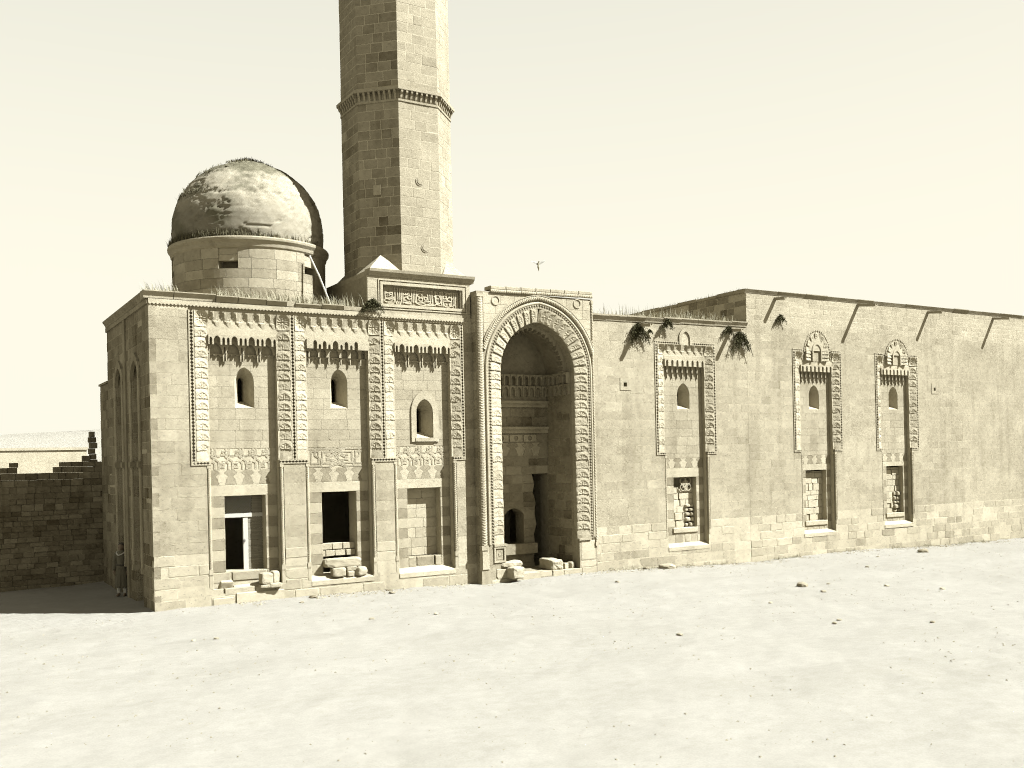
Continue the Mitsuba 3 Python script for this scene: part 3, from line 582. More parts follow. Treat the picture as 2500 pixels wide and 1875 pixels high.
# square base with the inscription
Bs = part('base', Mn)
base = mbox((6.93, .014, 8.9), (10.74, 3.84, 10.34)) - mbox((7.45, -.2, 9.36), (10.38, .16, 10.08))
add('block', unman(base), parent=Bs, tone=.6)
reg = sbox(6.91, 8.99, 10.75, 10.34).difference(sbox(7.28, 9.26, 10.60, 10.22))
lay(Bs, FAC, ashlar(reg, [8.99, 9.26, 9.6, 9.93, 10.22, 10.34], (.5, 1.1), .006, 71), .1, .003, (.62, .03), proud=.003)
add('side', fbox(Frame((6.93, 0, 0), (0, -1, 0)), -3.84, -.1, 9.1, 10.34, -.1, .01), parent=Bs, tone=.45)
for q, h in ((Polygon([(6.95, 10.34), (10.74, 10.34), (10.74, 10.56), (6.95, 10.56)]), None),):
    pr = Polygon([(-.3, 10.335), (.03, 10.335), (.05, 10.40), (.13, 10.47), (.15, 10.56), (-.3, 10.57)])
    add('slab', extrude(Frame((6.95, 0, 0), (0, -1, 0)), pr, -3.94, 0), parent=Bs, tone=.56)
PN = part('inscription_panel', Mn); labels[PN] = {'label': 'framed panel with a line of carved calligraphy'}
ring = lambda a, b: sbox(7.31 + a, 9.29 + a, 10.58 - a, 10.21 - a).difference(sbox(7.31 + b, 9.29 + b, 10.58 - b, 10.21 - b))
add('frame', extrude(FAC, ring(-.03, .005), -.1, .03), parent=PN, tone=.66); add('frame', extrude(FAC, ring(.045, .14), -.16, .035), parent=PN, tone=.72)
add('frame', extrude(FAC, sbox(7.28, 9.26, 10.6, 10.22).difference(sbox(7.45, 9.43, 10.44, 10.07)), -.1, -.05), parent=PN, tone=.6)
add('field', fbox(FAC, 7.44, 10.46, 9.42, 10.08, -.30, -.135), parent=PN, tone=.52)
X0, X1, Z0, Z1 = 7.47, 10.43, 9.46, 10.03
U = lambda u, v: (X0 + (X1 - X0) * u, Z0 + (Z1 - Z0) * v)
strokes = []
def st(*p, w=.016): strokes.append(LineString([U(*q) for q in p]).buffer(w, cap_style=1))
def arc(cx, cy, rx, ry, a0, a1, w=.016, n=12): st(*[(cx + rx * math.cos(math.radians(a0 + (a1 - a0) * i / n)), cy + ry * math.sin(math.radians(a0 + (a1 - a0) * i / n))) for i in range(n + 1)], w=w)
for u, a, b in [(.035, .35, .93), (.155, .55, .95), (.19, .30, .94), (.215, .30, .94), (.235, .15, .94), (.255, .10, .94), (.365, .2, .93), (.385, .15, .93), (.405, .18, .93), (.425, .2, .93), (.57, .25, .72), (.60, .25, .72), (.625, .28, .92), (.665, .28, .92), (.675, .2, .92), (.73, .45, .9), (.745, .12, .93), (.765, .08, .93), (.91, .15, .92), (.93, .06, .92), (.955, .06, .92), (.81, .5, .85), (.875, .45, .9)]:
    st((u, b), (u + .004, a)); st((u - .006, b - .03), (u, b))
for a in [(.085, .80, .05, .16, 200, 350), (.085, .42, .05, .14, 200, 350), (.20, .15, .03, .16, 180, 360), (.51, .30, .10, .26, 190, 345), (.60, .28, .10, .22, 200, 350), (.83, .28, .06, .24, 170, 320), (.86, .5, .035, .12, 20, 300), (.30, .35, .03, .12, 0, 280), (.335, .45, .025, .1, 30, 330), (.29, .72, .035, .12, 190, 380), (.47, .62, .03, .12, 10, 250), (.48, .38, .025, .1, 0, 330), (.545, .45, .02, .09, 0, 330), (.70, .60, .025, .11, 0, 300), (.705, .3, .03, .1, 180, 380), (.64, .16, .035, .08, 180, 350), (.79, .62, .02, .1, 0, 330), (.83, .75, .03, .1, 10, 200), (.88, .2, .03, .1, 150, 380), (.06, .2, .03, .1, 20, 300), (.11, .62, .02, .08, 0, 330), (.32, .16, .04, .08, 180, 350)]:
    arc(*a)
for a, b in (((.045, .62), (.12, .66)), ((.27, .13), (.35, .18)), ((.44, .16), (.52, .2)), ((.53, .26), (.61, .30)), ((.68, .16), (.73, .10)), ((.78, .38), (.85, .42)), ((.44, .82), (.52, .88)), ((.27, .9), (.34, .86)), ((.79, .9), (.89, .86))): st(a, b)
for u, v in ((.29, .66), (.31, .66), (.335, .64), (.07, .5), (.09, .5), (.50, .75), (.47, .85), (.695, .8), (.72, .78), (.81, .2), (.15, .25), (.2, .12), (.56, .1), (.85, .66), (.105, .3), (.33, .78), (.655, .62)): strokes.append(affinity.rotate(sbox(-.017, -.017, .017, .017), 45)); strokes[-1] = affinity.translate(strokes[-1], *U(u, v))
add('lettering', extrude(FAC, unary_union(strokes).intersection(sbox(X0, Z0, X1, Z1)), -.14, -.098), parent=PN, tone=.80)
# pyramids that turn the square into the octagon
sq = {(-1, -1): (6.95, .03), (1, -1): (10.74, .03), (-1, 1): (6.95, 3.84), (1, 1): (10.74, 3.84)}
for (sx, sy), (cx, cy) in sq.items():
    a, b = (OC[0] + sx * OK_, cy), (cx, OC[1] + sy * OK_); ap = (OC[0] + sx * OR * .70, OC[1] + sy * OR * .70)
    z = 10.5 if sy < 0 else 10.3
    m = hull_pts([(cx, cy, z), (*a, z), (*b, z), (OC[0] + sx * OK_ * .9, OC[1] + sy * OR * .9, z), (OC[0] + sx * OR * .9, OC[1] + sy * OK_ * .9, z), (ap[0], ap[1], 11.22)])
    add('squinch', unman(m), parent=Mn, tone=.76)
add('platform', fbox(FAC, 6.95, 10.74, 10.33, 10.52, -3.84, -.31), parent=Mn, tone=.6)

# ------------------------------------------------------------------ the portal
Pt = thing('portal', 'tall projecting stone portal with a deep pointed arch and carved voussoirs', 'portal')
PD = 0.35; PF = at(FAC, PD); xc, zs, A, E_ = 13.37, 7.30, 1.58, .24
def arch_pts(o, n=24, z0=None):
    """The arch offset by o: from the left springing over the apex to the right one."""
    R = A + E_ + o; a0 = math.acos(-E_ / R); L = [(xc + E_ + R * math.cos(a), zs + R * math.sin(a)) for a in np.linspace(math.pi, a0, n)]
    P = L + [(2 * xc - x, z) for x, z in L[::-1][1:]]
    return P if z0 is None else [(P[0][0], z0)] + P + [(P[-1][0], z0)]
def arch_poly(o, z0): return Polygon(arch_pts(o, 24, z0))
PX0, PX1 = 10.79, 15.76
def xz(poly, y0, y1): return man(extrude(Frame((0, y0, 0), (1, 0, 0), (0, 0, 1)), poly, -(y1 - y0), 0))
segm = Polygon([(12.95, 2.0)] + [(12.95 + .85 * k / 12, 2.08 + .25 * math.sin(math.pi * k / 12) ** .8) for k in range(13)] + [(13.80, 2.0)])
rough_gap = Polygon([(14.94, -.05), (14.94, 3.62), (14.20, 3.60), (14.30, 3.2), (14.22, 2.9), (14.34, 2.5), (14.27, 2.1), (14.36, 1.7), (14.24, 1.3), (14.3, .8), (14.2, .4), (14.28, -.05)])
body = mbox((PX0 + .014, -PD + .008, -1), (PX1 - .014, 3.0, 10.05)) + mbox((11.5, 2.9, -1), (15.3, 5.0, 4.2)) - xz(arch_poly(-.0, -.05), -1, 1.66) - xz(arch_poly(.47, 1.2), -1, -PD + .16)
body = body - mbox((12.95, 1.5, .98), (13.80, 2.9, 2.08)) - xz(segm, 1.5, 2.9) - xz(rough_gap, 1.5, 4.4) - mbox((12.0, 2.25, .3), (15.0, 4.7, 3.6))
add('wall', unman(body), parent=Pt, tone=.42)
reg = sbox(PX0 + .28, -.4, PX1 - .1, 10.0).difference(arch_poly(.95, -2)).difference(sbox(11.06, -1, 15.69, 1.2))
lay(Pt, PF, ashlar(reg, courses(-.4, 10.0), (.5, .9), .008, 81), .1, .004, (.76, .03), proud=.003)
reg = sbox(11.06, .98, 15.69, 10.0).difference(arch_poly(.72, -2)).intersection(arch_poly(.97, -2)).difference(sbox(11.3, 7.2, 15.45, 12))
add('pilaster', extrude(PF, sbox(11.06, 1.2, 15.69, 7.3).difference(arch_poly(.66, -2)), -.2, -.06), parent=Pt, tone=.62)
lay(Pt, Frame((PX0, 0, 0), (0, -1, 0)), ashlar(sbox(-.02, -.4, PD - .12, 9.95), courses(-.4, 9.95), (.3, .5), .009, 82), .08, .006, (.45, .1), proud=.004)
# carved stones of the jambs and the arch
VS = part('arch', Pt)
zz = np.linspace(1.22, zs, 20)
for i in range(19):
    hf, g = (h_plain, (4, 4)) if i == 0 else (h_col, (15, 12))
    carved(VS, PF, xc - A - .47, xc - A, zz[i] + .002, zz[i + 1] - .002, 0.0, -.14, hf, *g, back=.2)
    carved(VS, PF, xc + A, xc + A + .47, zz[i] + .002, zz[i + 1] - .002, -.14, 0.0, hf, *g, back=.2)
nv = 10
for side in (-1, 1):
    R = A + E_; a0 = math.acos(-E_ / (R + .2)); aa = np.linspace(math.pi, a0, nv + 1)
    for i in range(nv):
        a, b = aa[i] - .003, aa[i + 1] + .003
        def base(s, t, a=a, b=b, side=side):
            an = a + (b - a) * (t if side < 0 else 1 - t); s_ = s if side > 0 else 1 - s
            rr = R + .47 * s_; x = xc + E_ + rr * np.cos(an); z = zs + rr * np.sin(an)
            x = np.minimum(x, xc - .003)
            if side > 0: x = 2 * xc - x
            P = PF(x, z, -.14 + .14 * s_); return P, np.broadcast_to(PF.N, P.shape)
        m = relief(base, lambda s, t, f=side, sd=i: h_vou(s, t if f < 0 else 1 - t) + .02 * (meshkit.fbm(np.stack([s * 3 + 7 * sd, t * 3, 0 * s], -1), 3, 2) - .5), 13, 11, .2)
        add('voussoir', m, parent=VS, tone=.72 + .05 * rng.random())
def along(o, z0, n=30): 
    P = np.array(arch_pts(o, n, z0)); L = np.concatenate([[0], np.cumsum(np.hypot(*np.diff(P, axis=0).T))]); return P, L
P_, L_ = along(.52, 1.2); teeth = []
u = np.arange(0, L_[-1], .105)
for d in u:
    x, z = np.interp(d + .05, L_, P_[:, 0]), np.interp(d + .05, L_, P_[:, 1]); x2, z2 = np.interp(d + .07, L_, P_[:, 0]), np.interp(d + .07, L_, P_[:, 1])
    t = np.array([x2 - x, z2 - z]); t /= np.hypot(*t); nrm = np.array([-t[1], t[0]]); c = np.array([x, z])
    teeth += [Polygon([c - t * .05 - nrm * .05, c + t * .05 - nrm * .05, c + nrm * .015]), Polygon([c - t * .05 + nrm * .09, c + t * .05 + nrm * .09, c + nrm * .035])]
add('tooth_band', cat_([extrude(PF, q, -.1, .02) for q in teeth]), parent=VS, tone=.66)
P_, L_ = along(.66, 1.2, 40); dd = np.arange(0, L_[-1], .06); path = PF(np.interp(dd, L_, P_[:, 0]), np.interp(dd, L_, P_[:, 1]), -.01)
add('roll_moulding', tube_path(path, .055, 12, up=PF.N), parent=VS, tone=.74, smooth=True)
for o, r in ((.84, .085),):
    P_ = np.array(arch_pts(o, 60)); P_ = P_[(P_[:, 0] > 11.04) & (P_[:, 0] < 15.70)]; L_ = np.concatenate([[0], np.cumsum(np.hypot(*np.diff(P_, axis=0).T))]); dd = np.arange(0, L_[-1], .025)
    add('hood_moulding', tube_path(PF(np.interp(dd, L_, P_[:, 0]), np.interp(dd, L_, P_[:, 1]), .0), r, 20, 4, .16, True, .2, up=PF.N), parent=VS, tone=.74)
    add('hood_moulding', extrude(PF, Polygon(arch_pts(.955, 40) + arch_pts(.925, 40)[::-1]).buffer(0).intersection(sbox(11.05, 7, 15.7, 11)), -.05, .06), parent=VS, tone=.7)
rope_column(Pt, PF, 10.925, 1.10, 9.95, .13, .18, 4, h=-.06, chevron=True, amp=.16)
rope_column(Pt, PF, 15.71, .95, 10.0, .05, .16, 3, h=.0)
for x0_, x1_ in ((11.33, 11.80), (14.95, 15.44)):
    add('impost', fbox(PF, x0_ - .03, x1_ + .02, 1.14, 1.22, -.2, .05), parent=Pt, tone=.6)
add('pedestal', cat_([fbox(PF, 11.30, 11.76, .55, 1.14, -.25, -.05), extrude(PF, sbox(11.30, .58, 11.76, 1.13).difference(sbox(11.36, .64, 11.70, 1.07)), -.05, .03), extrude(PF, sbox(11.42, .70, 11.64, 1.01).difference(sbox(11.47, .75, 11.59, .96)), -.05, .0), fbox(PF, 11.49, 11.57, .82, .90, -.05, .01)]), parent=Pt, tone=.78, label='carved left pedestal with a framed rosette')
add('pedestal', chamfered(PF, sbox(15.0, .40, 15.68, 1.14), .3, .03, .0), parent=Pt, tone=.78)
add('column_base', chamfered(PF, sbox(10.80, .35, 11.10, 1.08), .3, .03, .03), parent=Pt, tone=.8)
lay(Pt, PF, ashlar(sbox(10.80, -.35, 11.80, .36), [-.35, .0, .36], (.35, .6), .02, 83, .012), .4, .015, (.8, .04), proud=.02)
lay(Pt, PF, ashlar(sbox(11.8, -.35, 15.70, .13), [-.35, .13], (.5, .8), .012, 84, .008), .5, .012, (.76, .04), proud=.015)
lay(Pt, PF, [sbox(14.98, .14, 15.70, .39)], .4, .02, (.82, .02))
add('floor', fbox(FAC, 11.79, 14.95, -.2, .10, -1.66, .0), parent=Pt, tone=.45)
# cornice
cx_ = np.linspace(11.36, 15.73, 8)
for i in range(7):
    zt = 10.02 + .012 * i
    add('cornice_stone', chamfered(PF, sbox(cx_[i] + .006, zt + .12, cx_[i + 1] - .006, zt + .24), .4, .015, .05), parent=Pt, tone=.66)
    n = 16; m = tube_path(PF(np.linspace(cx_[i] + .01, cx_[i + 1] - .01, n), np.full(n, zt + .06), np.full(n, .02)), .065, 16, 3, .12, True, .2, up=PF.N)
    add('cornice_stone', m, parent=Pt, tone=.72)
for x, z in ((11.57, 9.76), (15.06, 9.86)):
    q = Polygon([(x + .17 * math.cos(a), z + .17 * math.sin(a)) for a in np.linspace(0, 6.283, 25)[:-1]]); add('roundel', extrude(PF, q.difference(affinity.scale(q, .8, .8)), -.02, .03), parent=Pt, tone=.74)
# inside: inner scalloped arch, cornices, inlaid bands; wall tones darkened to deepen the shade
IN = part('interior', Pt)
g = arch_poly(.02, 7.0).difference(unary_union([Polygon(arch_pts(-.22, 24, 6.9))] + [LineString([p, p]).buffer(.09) if False else sbox(p[0] - .075, p[1] - .075, p[0] + .075, p[1] + .075) for p in [tuple(q) for q in np.array(arch_pts(-.21, 12))]]))
add('scalloped_arch', extrude(at(FAC, -.25), g, -.25, .0), parent=IN, tone=.45)
BW = at(FAC, -1.65)
add('cornice', cat_([fbox(BW, 11.8, 14.94, 6.28, 6.38, -.05, .16), fbox(BW, 11.8, 14.94, 6.14, 6.28, -.05, .09)]), parent=IN, tone=.62)
add('cornice', cat_([fbox(BW, 11.8, 14.94, 5.30, 5.40, -.05, .14), fbox(BW, 11.8, 14.94, 5.16, 5.30, -.05, .07)]), parent=IN, tone=.62)
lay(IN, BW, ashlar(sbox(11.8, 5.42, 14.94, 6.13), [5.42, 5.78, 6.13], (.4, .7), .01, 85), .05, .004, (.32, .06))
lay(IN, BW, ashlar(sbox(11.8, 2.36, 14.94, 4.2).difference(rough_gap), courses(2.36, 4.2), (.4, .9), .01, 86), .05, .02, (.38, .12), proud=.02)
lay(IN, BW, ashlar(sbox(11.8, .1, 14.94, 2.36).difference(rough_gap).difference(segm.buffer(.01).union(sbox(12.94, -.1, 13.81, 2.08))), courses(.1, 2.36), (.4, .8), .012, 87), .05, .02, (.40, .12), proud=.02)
add('ledge', rough_block(2.5, .5, .45, 3, .1) if False else fbox(BW, 12.4, 14.2, .62, 1.0, -.05, .3), parent=IN, tone=.45)
for i in range(4): add('inlay', extrude(BW, sbox(12.0 + i * .62, 4.84, 12.55 + i * .62, 5.10).difference(Polygon([(12.27 + i * .62 + .1 * math.cos(a), 4.97 + .1 * math.sin(a)) for a in np.linspace(0, 6.28, 9)[:-1]])), -.02, .03), parent=IN, tone=.72)
joggled(IN, BW, 11.8, 14.9, 4.30, 4.80, 9, -.02, 1)
for s0_, s1_, z in [(-1.6, .2, 7.05)]:
    for k in range(2):
        for wall, fr, a, b in (('r', Frame((14.95, 0, 0), (0, 1, 0)), .05, 1.66), ('b', BW, 11.8, 14.95)):
            n = int((b - a) / .27); w = (b - a) / n
            for i in range(n):
                o = .16 - .07 * k; c = sbox(a + i * w + .01, 6.55 + .42 * (1 - k), a + (i + 1) * w - .01, 6.95 + .42 * (1 - k)).difference(pointed(a + i * w + .05, a + (i + 1) * w - .05, 6.4 + .42 * (1 - k), 6.90 + .42 * (1 - k), .3))
                fr2 = Frame((14.95, 0, 0), (0, 1, 0)) if wall == 'r' else fr
                sgn = -1 if wall == 'r' else 1
                add('muqarnas_cell', extrude(fr2, c, *((-o, 0.01) if sgn < 0 else (-.01, o))), parent=IN, tone=.5)
RW = Frame((14.952, 0, 0), (0, 1, 0)); RW.N = np.array([-1.0, 0, 0])
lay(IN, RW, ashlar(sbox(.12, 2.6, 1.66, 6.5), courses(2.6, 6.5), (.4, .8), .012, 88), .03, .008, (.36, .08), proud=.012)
lay(IN, RW, ashlar(sbox(.12, .1, 1.66, 2.6), courses(.1, 2.6), (.4, .8), .014, 89), .03, .010, (.18, .06), name='sooty_shaded_stone', proud=.02)  # soot, with the portal shade also put into the tone
# ------------------------------------------------------------------ the two wings to the right
def wing_bay(W, N, xl, xr, cl, cr, zsill, zlint, win, door, dz, kind, label, arch=None, top=8.66, zb=4.32):
    labels[N] = {'label': label}; d = .26; BK = at(FAC, -d)
    frame_col(N, FAC, cl, xl, zb, 8.2, 12); frame_col(N, FAC, cr, xr, zb, 8.2, 12)
    frame_corner(N, FAC, cl, xl, 8.2, 8.6, True); frame_corner(N, FAC, xr, cr, 8.2, 8.6, False)
    xm = (xl + xr) / 2
    if arch is None: frame_band(N, FAC, xl, xr, 8.2, 8.6, 6)
    else:
        a = arch; frame_band(N, FAC, xl, xm - a, 8.2, 8.6, 1); frame_band(N, FAC, xm + a, xr, 8.2, 8.6, 1)
    add('lintel', chamfered(FAC, sbox(xl + .003, 8.03, xr - .003, 8.175), .28, .008, -.08), parent=N, tone=.70)
    muqarnas(N, FAC, xl + .002, xr - .002, 7.28, 8.025, d, 2)
    w0, w1, wz, wt = win; o0, o1 = door
    lay(N, BK, ashlar(sbox(xl, 4.08, xr, 7.9).difference(pointed(w0, w1, wz, wt)), courses(4.08, 7.9), (.5, .9), .006, int(xl * 7)), .03, .002, (.56, .03), proud=.001)
    joggled(N, BK, xl, xr, 3.68, 4.075, 7, 0, int(xl))
    add('lintel', chamfered(BK, sbox(xl + .002, zlint, xr - .002, 3.675), .25, .008), parent=N, tone=.74)
    jambs(N, BK, xl, o0, zsill + .12, zlint, 0); jambs(N, BK, o1, xr, zsill + .12, zlint, 0)
    add('slab', chamfered(BK, sbox(o0 - .1, dz - .2, o1 + .02, dz), .4, .015, .05), parent=N, tone=.76)
    lay(N, BK, ashlar(sbox(o0, zsill + .1, o1, dz - .21), [zsill + .1, dz - .21], (.35, .5), .03, int(xl) + 3, .02), .15, .03, (.6, .08))
    rope_column(N, FAC, xl - .06, 1.05, 4.2, .045, .18, h=-.03); rope_column(N, FAC, xr + .06, 1.05, 4.2, .045, .18, h=-.03)
    sl = Polygon([(.02, zsill - .15), (.02, zsill), (-.27, zsill + .14), (-.27, zsill - .15)]); add('sill', extrude(Frame((xl, 0, 0), (0, -1, 0)), sl, -(xr - xl), 0), parent=N, tone=.80)
    for s in (cl - .14, cr): tooth_band(N, FAC, (s + .14, 4.24), (s + .14, top), .14, .115, .03, .075, .66)
    for s0_, s1_ in ((cl - .14, xl), (xr, cr + .14)): tooth_band(N, FAC, (s0_, 4.22), (s1_, 4.22), .10, .115, .03, .08, .7)
    if arch is None: segs = [(cl - .14, xm - .36), (xm + .36, cr + .14)]
    else: segs = [(cl - .14, xm - arch - .1), (xm + arch + .1, cr + .14)]
    for s0_, s1_ in segs: tooth_band(N, FAC, (s0_, 8.60), (s1_, 8.60), .12, .115, .03, .08, .7)
    # fill of the doorway
    rr_ = random.Random(int(xl)); cs = [dz]
    while cs[-1] < zlint - .34: cs.append(cs[-1] + rr_.uniform(.20, .33))
    cs.append(zlint - (.05 if kind != 4 else .42))
    fill = sbox(o0 + .02, dz, o1, cs[-1])
    if kind != 5: fill = fill.difference(Polygon([(o1 - .48, dz), (o1 - .30, dz + .8), (o1, dz + .85), (o1, dz)]))
    lay(N, at(FAC, -d - .24), ashlar(fill, cs, (.26, .55), .012, int(xl * 5), .012), .25, .010, (.80, .06), name='infill_stone', proud=.03)
    if kind == 5: return
    r = random.Random(int(xl * 3)); z = dz; DPP = at(FAC, -d - .28)
    while z < dz + .8:
        hh = r.uniform(.14, .24); hh = min(hh, zlint - .03 - z); x = o1 - .48
        while x < o1 - .03:
            ww = min(r.uniform(.18, .32), o1 - x); ww = o1 - x if o1 - x - ww < .12 else ww
            add('rubble_stone', moved(rough_block(ww - .03, .3, hh - .03, r.randrange(99), .22), (x + ww / 2, d + .30 + r.uniform(-.05, .04), z + hh / 2)), parent=N, tone=r.uniform(.55, .8))
            x += ww
        z += hh
def bushy(name, label, c, size, n, seed, hang=.5, group=None):
    B = thing(name, label, 'bush', group); r = np.random.default_rng(seed); V, F = [], []
    st_, tips = [], []
    for k in range(20):
        a = r.uniform(-1.3, 1.0); L = size * r.uniform(.5, 1.1); t = np.linspace(0, 1, 7)
        P = np.array(c) + np.stack([np.sin(a) * L * t, -.04 - L * .30 * t * (1 - .5 * t), L * (.30 * math.cos(a * 1.3) * t - hang * 1.5 * t ** 2)], 1)
        st_.append(tube_path(P, .012, 5)); tips.append(P)
    tips = np.vstack([np.array([P[i] * (1 - f) + P[i + 1] * f for i in range(6) for f in (0, .5)]) for P in tips])
    p = tips[r.integers(0, len(tips), n)] + r.normal(0, size * .075, (n, 3)); p[:, 1] = np.minimum(p[:, 1], c[1] - .03)
    u = r.normal(0, 1, (n, 3)); u /= np.linalg.norm(u, axis=1, keepdims=True); w = np.cross(u, r.normal(0, 1, (n, 3))); w /= np.linalg.norm(w, axis=1, keepdims=True)
    s = (.034 * r.uniform(.6, 1.3, n))[:, None]
    V = np.stack([p - u * s, p + w * s * .5, p + u * s, p - w * s * .5], 1).reshape(-1, 3); o = np.arange(n)[:, None] * 4; F = np.concatenate([o + [0, 1, 2], o + [0, 2, 3]])
    add('leaves', (V, F), 'm_leaf', B); add('stems', cat_(st_), 'm_drygrass', B)
bay_cut = lambda xl, xr, cl, cr, z, arch: [mbox((xl, -.5, z - .1), (xr, .272, 8.03)), mbox((cl - .14, -.5, 4.22), (cr + .14, .09, 8.66)), mbox((xl - .12, -.5, 1.0), (xr + .12, .09, 4.24))]
B4 = dict(xl=19.49, xr=21.61, cl=19.10, cr=21.99); B5 = dict(xl=27.16, xr=29.18, cl=26.76, cr=29.56); B6 = dict(xl=32.48, xr=34.52, cl=32.15, cr=34.92)
# low wing
Lw = thing('low_hall_wing', 'lower sunlit wall right of the portal with one carved niche and a grassy parapet', 'building')
def top_low(x): return 9.36 + (x - 15.76) * .0165
body = man(extrude(FAC, Polygon([(15.76, -1.2), (23.94, -1.2), (23.94, top_low(23.94)), (15.76, top_low(15.76))]), -8.0, -.004))
for c in bay_cut(19.49, 21.61, 19.10, 21.99, .55, None) + [window_cut(20.30, 20.95, 6.05, 7.10, .26, .7), mbox((20.03, 0, 1.28), (21.21, .9, 3.31)), mbox((17.40, -.1, 6.88), (17.56, .4, 7.04))]: body = body - c
add('wall', unman(body), parent=Lw, tone=.80)
def excl(reg, b, zs): return reg.difference(sbox(b['cl'] - .14, 4.2, b['cr'] + .14, 8.68)).difference(sbox(b['xl'] - .11, zs, b['xr'] + .11, 4.3))
knob = sbox(20.22, 8.6, 20.90, 8.95).union(pointed(20.22, 20.90, 8.6, 9.28, .1))
reg = excl(Polygon([(15.77, -.6), (23.945, -.6), (23.945, top_low(23.945)), (15.77, top_low(15.77))]), B4, .46).difference(knob).difference(sbox(17.40, 6.88, 17.56, 7.04))
lay(Lw, FAC, ashlar(reg.intersection(sbox(0, -1, 99, 1.56)), courses(-.6, 1.56), (.5, 1.0), .018, 91, .010), .2, .010, (.68, .08), proud=.012, name='base_stone')
lay(Lw, FAC, ashlar(reg.intersection(sbox(0, 1.56, 99, 12)), courses(1.56, 9.6), (.5, 1.05), .007, 92), .2, .002, (.57, .03), proud=.0015)
for i in range(9):
    a, b = 15.77 + i * .907, 15.77 + (i + 1) * .907; z = top_low((a + b) / 2)
    z += rng.uniform(-.012, .012); e = rng.uniform(-.02, .012); pr = Polygon([(-.5, z), (.03, z), (.04, z + .05), (.12 + e, z + .17), (.12 + e, z + .22 + e), (-.5, z + .23)]); add('coping_stone', extrude(Frame((a + .005, 0, 0), (0, -1, 0)), pr, -(b - a - .01), 0), parent=Lw, tone=.56)
N4 = part('niche', Lw)
wing_bay(Lw, N4, **B4, zsill=.55, zlint=3.31, win=(20.30, 20.95, 6.05, 7.10), door=(20.03, 21.21), dz=1.28, kind=4, label='tall carved niche filled with rubble, nearest the portal')
g = knob.difference(affinity.scale(knob, .62, .80, origin=(20.56, 8.6)))
add('knob_arch', extrude(FAC, g, -.1, .05), parent=N4, tone=.66); add('knob_panel', extrude(FAC, affinity.scale(knob, .62, .80, origin=(20.56, 8.6)), -.1, .0), parent=N4, tone=.76)
tr = [LineString([(20.75 + .17 * math.cos(a) * k, 3.0 + .17 * math.sin(a) * k), (20.75 + .17 * math.cos(a + 2.4), 3.0 + .17 * math.sin(a + 2.4))]).buffer(.012) for a in np.linspace(0, 6.28, 9)[:-1] for k in (1,)] + [Polygon([(x + .14 * math.cos(a), z + .14 * math.sin(a)) for a in np.linspace(0, 6.28, 17)[:-1]]).exterior.buffer(.016) for x, z in ((20.66, 3.16), (20.92, 3.16), (20.66, 2.90), (20.92, 2.90), (20.79, 3.03))]
add('tracery', extrude(at(FAC, -.42), unary_union(tr).intersection(sbox(20.5, 2.74, 21.1, 3.31)), -.05, .0), parent=N4, tone=.62, label='broken pierced stone tracery at the top of the doorway')
add('gargoyle_block', chamfered(FAC, sbox(17.24, 6.74, 17.77, 7.22).difference(sbox(17.40, 6.88, 17.56, 7.04)), .05, .008, .02), parent=Lw, tone=.64, label='square stone with a round drain hole')
# tall wing
Tw = thing('tall_hall_wing', 'taller sunlit wall at the right end with two carved niches and stone waterspouts', 'building')
XE = 62.0
body = mbox((23.95, .004, -1.5), (XE, 12.0, 10.95))
for b in (B5, B6):
    for c in bay_cut(b['xl'], b['xr'], b['cl'], b['cr'], .62, 1): body = body - c
for c in (window_cut(27.89, 28.53, 6.10, 7.17, .26, .7), window_cut(33.27, 33.91, 6.14, 7.22, .26, .7), mbox((27.59, 0, 1.17), (28.88, .9, 3.41)), mbox((33.0, 0, 1.27), (34.18, .9, 3.47)), mbox((36.26, -.1, 7.05), (36.40, .4, 7.20))): body = body - c
add('wall', unman(body), parent=Tw, tone=.80)
reg = excl(excl(sbox(23.95, -.9, 47, 10.94), B5, .52), B6, .60); ARW = .80
tymp = []
for b, xm in ((B5, 28.17), (B6, 33.57)):
    k = sbox(xm - ARW, 8.2, xm + ARW, 8.8).union(pointed(xm - ARW, xm + ARW, 8.2, 9.54 if b is B5 else 9.40, .08, 10)); tymp.append(k); reg = reg.difference(k)
reg = reg.difference(sbox(36.26, 7.05, 36.40, 7.20))
near = lambda p: p.centroid.x + .3 * abs(p.centroid.y - 4)
lay(Tw, FAC, ashlar(reg.intersection(sbox(0, -1, 99, 1.56)), courses(-.9, 1.56), (.5, 1.0), .018, 95, .010), .2, .010, (.66, .08), proud=.012, name='base_stone', rank=near, most=150)
lay(Tw, FAC, ashlar(reg.intersection(sbox(0, 1.56, 99, 9.6)), courses(1.56, 9.6), (.5, 1.05), .007, 96), .2, .002, (.57, .03), proud=.0015, rank=near)
lay(Tw, FAC, ashlar(reg.intersection(sbox(0, 9.6, 99, 12)), [9.6, 9.83, 10.06, 10.28, 10.5, 10.72, 10.94], (.3, .6), .012, 97, .006), .2, .008, (.64, .03), proud=.004, rank=near, name='upper_stone', most=200)
lay(Tw, Frame((23.95, 0, 0), (0, -1, 0)), ashlar(sbox(-12, 9.2, -.02, 10.94), [9.2, 9.5, 9.83, 10.1, 10.4, 10.66, 10.94], (.4, .8), .014, 98, .008), .1, .008, (.42, .09), proud=.01, name='side_stone')
cxs = [23.86]
while cxs[-1] < XE: cxs.append(cxs[-1] + rng.uniform(.9, 2.0))
for i in range(len(cxs) - 1):
    a, b = cxs[i], cxs[i + 1] - .014; e = rng.uniform(-.03, .012); add('coping_stone', extrude(Frame((a, 0, 0), (0, -1, 0)), Polygon([(-.4, 10.945), (.02, 10.945), (.025, 10.96), (.11 + e, 11.085), (.11 + e, 11.11 + e), (-.4, 11.12)]), -(b - a), 0), parent=Tw, tone=.5)
